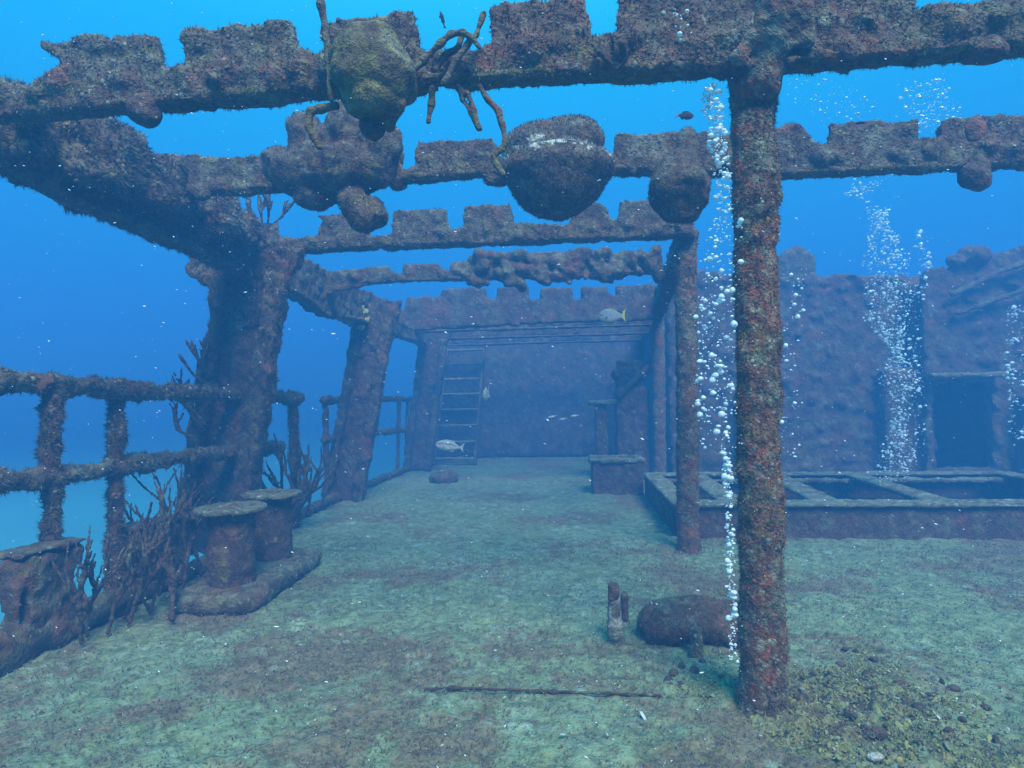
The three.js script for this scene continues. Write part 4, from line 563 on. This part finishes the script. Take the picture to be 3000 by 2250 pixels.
rods('fine pale twig coral on the front of the widest beam', [[[0.17, 2.3, -2.15], [0.1, 1, 0.2]], [[0.16, 2.3, -2.15], [-0.5, 1, 0.2]], [[0.18, 2.3, -2.15], [0.7, 0.8, 0.3]]], 0.0042, 0.055, 2, 0.0045, 0.6, 4);
// ---------------------------------------------------------------- small growths and litter on the deck
{
  const protos = [0, 1, 2].map(k => finish(solid([ell([0, 0.008, 0], [0.024 - 0.004 * k, 0.022 + 0.004 * k, 0.022])], { res: 0.006, bump: (x, y, z) => 0.4 * growth(0.9, k * 13)(x * 1.6, y * 1.6, z * 1.6) }), paint({ base: 'dark', a: ['maroon', 0.5], b: ['rust', 0.25], c: ['dark', 0.3], spots: ['olive', 0.04], f: 2, off: k })));
  L.nodules.forEach(([x, , z], i) => { const m = mesh('sponge_nodule', protos[i % 3], M.crust); m.position.set(x, 0.0 + 0.02 * moundHeight(x, z), z); m.rotation.y = R(0, 6); const s = R(0.4, 0.85); m.scale.set(s * R(0.85, 1.5), s * R(0.5, 0.9), s); tag(m, 'small dark round nodule in the crusty mound at the near post foot', 'sponge nodule', 'dark nodules round the near post foot'); });
}
one('fallen_rod', 'thin dark rod lying flat on the deck before the near post', 'rod', [...chain([[-0.6, 0.018, -2.36], [-0.5, 0.014, -2.39], [-0.1, 0.014, -2.385], [0.3, 0.014, -2.38]], 0.006)], { res: 0.006, bump: (x, y, z) => 0.003 * noise(x * 60, y * 60, z * 60), amp: 0.01 }, paint({ base: 'dark', a: ['maroon', 0.3], b: ['dark', 0.3], c: ['dark', 0.2], spots: ['pale', 0.02] }));
one('rubble_lump', 'low dark lump on the deck before the ladder', 'rubble', [ell([-1.9, 0.05, -8.7], [0.2, 0.1, 0.15]), ell([-1.8, 0.08, -8.7], [0.1, 0.09, 0.1])], { res: 0.02, bump: growth(1.6, 4) }, paints.frame);
for (const [x, z, a] of [[0.655, -5.6, 'pale flat shell on the deck left of the hatch corner'], [0.9, -2.02, 'white broken shell below the crusty mound'], [1.58, -2.1, 'white shell chip right of the crusty mound']]) {
  const m = one('shell', a, 'shell', [ell([x, 0.015, z], [0.03, 0.01, 0.016])], { res: 0.007, bump: (x, y, z) => 0.005 * noise(x * 45, y * 45, z * 45), amp: 0.012 }, () => [0.5, 0.53, 0.48]);
}
{
  const chip = new THREE.IcosahedronGeometry(0.5, 0); chip.scale(1.3, 0.4, 0.8);
  const im = new THREE.InstancedMesh(chip, M.flake, 1500), m = new THREE.Matrix4(), q = new THREE.Quaternion(), c = new THREE.Color();
  for (let i = 0; i < 1500; i++) {
    let x, z; do { z = -1.1 - 6.5 * rnd() ** 1.8; x = R(-2.4, 3.4); } while ((x > 0.7 && z < -5) || noise(x * 1.2, 4, z * 1.2) < R(-0.6, 0.4));
    const s = R(0.0025, 0.007) * (rnd() < 0.05 ? 2.6 : 1); q.setFromEuler(new THREE.Euler(R(-0.5, 0.5), R(0, 6), R(-0.5, 0.5)));
    im.setMatrixAt(i, m.compose(V(x, 0.012 + 0.02 * moundHeight(x, z) + s * 0.3, z), q, V(s * R(0.8, 1.8), s * R(0.6, 1.2), s)));
    const k = R(0.35, 0.8); im.setColorAt(i, c.setRGB(k, k, k * 0.94));
  }
  im.name = 'shell_grit'; im.castShadow = im.receiveShadow = true; tag(im, 'white shell grit scattered over the silty deck', null, null, 'stuff'); scene.add(im);
  const N = 46000, tf = new THREE.InstancedMesh(blade, M.turf, N);
  for (let i = 0; i < N; i++) {
    let x, z, k; do { z = -0.9 - 4.2 * rnd() ** 1.5; x = R(-2.5, 3.2); k = noise(x * 6 + 14, 43.4, z * 6 - 14) * 0.55 + noise(x * 1.5 + 21, 65.1, z * 1.5 - 21) * 0.8; } while (k < R(-0.7, 0.5) && moundHeight(x, z) < 0.4);
    const s = R(0.007, 0.018); q.setFromEuler(new THREE.Euler(R(-0.9, 0.9), R(0, 6), R(-0.9, 0.9)));
    tf.setMatrixAt(i, m.compose(V(x, 0.004 + 0.03 * moundHeight(x, z), z), q, V(s * 1.5, s, s * 1.5)));
    const p = [[0.2, 0.15, 0.12], [0.16, 0.11, 0.09], [0.24, 0.27, 0.2], [0.2, 0.2, 0.1]][i % 4], g = R(0.7, 1.3); tf.setColorAt(i, c.setRGB(p[0] * g, p[1] * g, p[2] * g));
  }
  tf.name = 'deck_algae'; tf.castShadow = tf.receiveShadow = true; tag(tf, 'short brown algae turf growing in patches on the deck', null, null, 'stuff'); scene.add(tf);
}
{
  const N = 5200, im = new THREE.InstancedMesh(knob, M.turf, N), m = new THREE.Matrix4(), q = new THREE.Quaternion(), c = new THREE.Color();
  for (let i = 0; i < N; i++) {
    let x, z, h; do { x = R(0.15, 1.9); z = R(-3.1, -1.75); h = moundHeight(x, z); } while (h < R(0.05, 0.8));
    const s = R(0.003, 0.009) * (rnd() < 0.07 ? 2 : 1), k = [[0.27, 0.26, 0.085], [0.12, 0.09, 0.05], [0.27, 0.3, 0.17], [0.22, 0.22, 0.08], [0.21, 0.22, 0.1]][i % 5], g = R(0.6, 1.3); q.setFromEuler(new THREE.Euler(R(-1, 1), R(0, 6), R(-1, 1)));
    im.setMatrixAt(i, m.compose(V(x, h * (0.006 + 0.018 * Math.abs(noise(x * 13, 8, z * 13)) + 0.026 * noise(x * 29, 1, z * 29)) + 0.004, z), q, V(s * R(0.8, 2.2), s * R(0.5, 1.1), s * R(0.8, 1.6)))); im.setColorAt(i, c.setRGB(k[0] * g, k[1] * g, k[2] * g));
  }
  im.name = 'mound_crust'; im.castShadow = im.receiveShadow = true; tag(im, 'olive and brown crusty rubble heaped round the foot of the near post', null, null, 'stuff'); scene.add(im);
}
// ---------------------------------------------------------------- fish
function fishBody(len, high, wide, top, belly, nose = 0.35, band = null) {
  const nS = 22, nR = 16, pos = [], col = [], idx = [];
  for (let i = 0; i <= nS; i++) {
    const s = i / nS, w = Math.pow(Math.sin(Math.PI * Math.pow(s, 0.72) * 0.955 + 0.02), 0.8), h = high / 2 * Math.max(w, s > 0.8 ? 0.2 : 0.04);
    for (let j = 0; j < nR; j++) {
      const a = j / nR * Math.PI * 2, y = Math.sin(a) * h, z = Math.cos(a) * h * wide / high;
      pos.push((s - 0.5) * len, y + 0.02 * high * Math.cos(s * 3), z); const t = sstep(-0.3, 0.4, Math.sin(a)), c = belly.map((v, k) => mix(v, top[k], t)), g = 1 + 0.25 * noise(s * 26, j * 0.9, 3); if (band && Math.abs(Math.sin(a) - 0.25) < 0.2) blend(c, band, 0.7); col.push(...c.map(v => v * g));
    }
  }
  for (let i = 0; i < nS; i++) for (let j = 0; j < nR; j++) { const a = i * nR + j, b = i * nR + (j + 1) % nR; idx.push(a, b, a + nR, b, b + nR, a + nR); }
  const n0 = pos.length / 3; pos.push(-len / 2 - 0.004, 0, 0, len / 2, 0, 0); col.push(...top, ...top); for (let j = 0; j < nR; j++) { idx.push(n0, (j + 1) % nR, j); idx.push(n0 + 1, nS * nR + j, nS * nR + (j + 1) % nR); }
  const g = new THREE.BufferGeometry(); g.setAttribute('position', new THREE.Float32BufferAttribute(pos, 3)); g.setAttribute('color', new THREE.Float32BufferAttribute(col, 3)); g.setIndex(idx); g.computeVertexNormals(); return g;
}
const fin = (pts, c, t = 0.004) => { const s = new THREE.Shape(pts.map(([x, y]) => new THREE.Vector2(x, y))); const g = new THREE.ExtrudeGeometry(s, { depth: t, bevelEnabled: false }); g.translate(0, 0, -t / 2); return tint(g, c); };
function fish(label, at, turn, len, high, wide, top, belly, finc, tailc, pitch = 0, band = null, grp = null) {
  const o = group('fish', label, 'fish', grp), l = len, h = high;
  mesh('body', fishBody(l, h, wide, top, belly, 0.35, band), M.plain, o);
  mesh('tail_fin', fin([[l * 0.46, 0.06 * h], [l * 0.52, 0.12 * h], [l * 0.68, 0.5 * h], [l * 0.63, 0.1 * h], [l * 0.63, -0.1 * h], [l * 0.67, -0.48 * h], [l * 0.52, -0.12 * h], [l * 0.46, -0.06 * h]], tailc), M.plain, o);
  mesh('dorsal_fin', fin([[-l * 0.22, h * 0.4], [-l * 0.14, h * 0.58], [l * 0.08, h * 0.6], [l * 0.26, h * 0.5], [l * 0.3, h * 0.3], [0, h * 0.38]], finc), M.plain, o);
  mesh('anal_fin', fin([[l * 0.1, -h * 0.38], [l * 0.16, -h * 0.56], [l * 0.28, -h * 0.45], [l * 0.3, -h * 0.24]], finc), M.plain, o);
  for (const s of [-1, 1]) { const f = mesh('pectoral_fin', fin([[0, 0], [l * 0.14, h * 0.08], [l * 0.18, -h * 0.1], [l * 0.06, -h * 0.08]], finc, 0.003), M.plain, o); f.position.set(-l * 0.22, -h * 0.1, s * wide * 0.42); f.rotation.y = -s * 0.7; const e = mesh('eye', tint(new THREE.SphereGeometry(h * 0.06, 10, 8), [0.02, 0.02, 0.02]), M.plain, o); e.position.set(-l * 0.37, h * 0.1, s * wide * 0.28); }
  o.position.set(...at); o.rotation.set(0, turn, pitch, 'YXZ'); o.userData.placed = true; return o;
}
const FI = L.fish;
fish('grey oval fish with a bright yellow tail under the far beam', FI.yellowtail, -0.15, 0.24, 0.15, 0.05, [0.2, 0.24, 0.26], [0.34, 0.38, 0.4], [0.2, 0.24, 0.2], [0.6, 0.55, 0.04]);
fish('pale fish with a dark side line cruising before the ladder', FI.parrot, 0.2, 0.31, 0.13, 0.06, [0.35, 0.4, 0.38], [0.6, 0.62, 0.58], [0.4, 0.45, 0.42], [0.45, 0.5, 0.46], -0.14, [0.1, 0.1, 0.1]);
fish('small pale fish seen head on with its side fins spread', FI.front, 1.45, 0.2, 0.13, 0.06, [0.36, 0.38, 0.3], [0.55, 0.57, 0.5], [0.6, 0.62, 0.58], [0.4, 0.42, 0.3], 0.3);
fish('small dark fish hovering behind the widest beam by the near post', FI.dark1, 2.7, 0.075, 0.035, 0.014, [0.03, 0.03, 0.035], [0.05, 0.05, 0.06], [0.03, 0.03, 0.03], [0.25, 0.25, 0.2], 0.35);
fish('tiny dark fish nosing up above the arching rope sponges', FI.dark2, 1.2, 0.05, 0.02, 0.01, [0.03, 0.03, 0.035], [0.05, 0.05, 0.06], [0.03, 0.03, 0.03], [0.04, 0.04, 0.04], -1.0);
for (const k of ['s1', 's2', 's3']) fish('slim silver fish swimming before the dark bulkhead', FI[k], R(-0.5, 0.5), 0.075, 0.016, 0.01, [0.45, 0.47, 0.5], [0.7, 0.72, 0.75], [0.5, 0.5, 0.5], [0.5, 0.5, 0.5], R(-0.3, 0.3), null, 'slim silver fish in the passage');

// ---------------------------------------------------------------- diver's air bubbles, rising in columns
{
  const shapes = [0, 1, 2, 3].map(k => { const g = mergeVertices(new THREE.IcosahedronGeometry(1, 3).deleteAttribute('normal').deleteAttribute('uv')), p = g.attributes.position; for (let i = 0; i < p.count; i++) { const x = p.getX(i), y = p.getY(i), z = p.getZ(i), w = 1 + 0.16 * noise(x * 1.6 + k * 9, y * 1.6, z * 1.6); p.setXYZ(i, x * w * 1.08, (y > 0 ? y * 0.82 : y * 0.55) * w, z * w); } g.computeVertexNormals(); return g; });
  const along = (pts, t) => { const u = t * (pts.length - 1), i = Math.min(pts.length - 2, Math.floor(u)), f = u - i; return pts[i].map((v, k) => mix(v, pts[i + 1][k], f)); };
  const B = L.bubbles, loose = [];
  const column = (pts, n, big, width, size, label, grp, top = 0) => {
    const list = [];
    for (let i = 0; i < n; i++) {
      const t = top ? 1 - rnd() ** top : rnd(), c = along(pts, t), w = typeof width === 'function' ? width(t) : width, a = R(0, 6.3), q = w * Math.sqrt(rnd());
      list.push({ p: [c[0] + Math.cos(a) * q, c[1] + R(-0.02, 0.02), c[2] + Math.sin(a) * q], s: size * (0.22 + 0.85 * rnd() ** 4), k: Math.floor(rnd() * 4), r: R(0, 6.3), y: R(0.75, 1.5) });
    }
    list.sort((a, b) => b.s - a.s);
    list.slice(0, big).forEach((b) => { const m = mesh('air_bubble', shapes[b.k], M.bubble); m.position.set(...b.p); m.scale.set(b.s, b.s * b.y, b.s); m.rotation.y = b.r; m.userData.placed = true; tag(m, label, 'bubble', grp); });
    loose.push(...list.slice(big));
  };
  column(B.s1, 950, 90, (t) => t < 0.3 ? 0.016 : t < 0.72 ? 0.075 : 0.035, 0.0115, 'bright air bubble rising beside the thick near post', 'bubbles rising left of the near post', 1.35);
  column(B.s1b, 80, 20, 0.035, 0.0075, 'air bubble rising close behind the thick near post', 'bubbles just right of the near post');
  column(B.s2, 2400, 60, (t) => t > 0.55 && t < 0.8 ? 0.21 : 0.13 + 0.05 * Math.sin(t * 25), 0.0145, 'air bubble in the broad column rising over the hatch', 'bubbles rising over the hatch');
  column(B.s2b, 220, 14, 0.06, 0.018, 'air bubble in the thin column beside the broad one over the hatch', 'thin bubble column over the hatch');
  column(B.s3, 160, 12, 0.07, 0.02, 'air bubble before the doorway of the taller deckhouse', 'bubbles before the taller deckhouse');
  column(B.s4, 240, 0, 0.17, 0.014); column(B.s5, 150, 0, 0.22, 0.011); column(B.s6, 110, 0, 0.16, 0.012);
  column(B.s7, 14, 6, 0.03, 0.011, 'air bubble drifting up before the widest beam', 'bubbles before the widest beam');
  const im = new THREE.InstancedMesh(shapes[0], M.bubble, loose.length), m = new THREE.Matrix4(), q = new THREE.Quaternion();
  loose.forEach((b, i) => im.setMatrixAt(i, m.compose(V(...b.p), q.setFromAxisAngle(V(0, 1, 0), b.r), V(b.s, b.s * b.y, b.s))));
  im.name = 'fine_bubbles'; tag(im, 'clouds of fine air bubbles rising through the water', null, null, 'stuff'); im.castShadow = im.receiveShadow = true; scene.add(im);
}
// ---------------------------------------------------------------- particles drifting in the water
{
  const n = 4200, g = new THREE.IcosahedronGeometry(0.5, 0), im = new THREE.InstancedMesh(g, M.flake, n), m = new THREE.Matrix4(), q = new THREE.Quaternion(), d = [];
  for (let i = 0; i < n; i++) {
    const z = -0.9 - 5.5 * rnd() ** 1.3, x = R(-1, 0.9) * (0.6 - z * 0.85), y = R(0.15, 1.9 - z * 0.35), s = R(0.0008, 0.0022);
    q.setFromEuler(new THREE.Euler(R(-0.4, 0.4), R(-0.6, 0.6), R(-0.7, 0.2))); im.setMatrixAt(i, m.compose(V(x, y, z), q, V(s * R(1, 4), s, s)));
  }
  im.name = 'drifting_particles'; tag(im, 'fine pale particles drifting through the water', null, null, 'stuff'); im.castShadow = im.receiveShadow = true; scene.add(im);
}
// every thing stands on its own base point
for (const o of scene.children.slice()) {
  if (o.isLight || o.isInstancedMesh || o.userData.placed || o.userData.kind || o === sun.target || o.position.lengthSq() > 0) { delete o.userData.placed; continue; }
  const b = new THREE.Box3().setFromObject(o); if (b.isEmpty()) continue;
  const c = b.getCenter(V()); c.y = b.min.y;
  if (o.isMesh) { o.geometry.translate(-c.x, -c.y, -c.z); for (const k of o.children) k.position.sub(c); } else for (const k of o.children) k.position.sub(c);
  o.position.copy(c);
}
renderer.render(scene, camera);
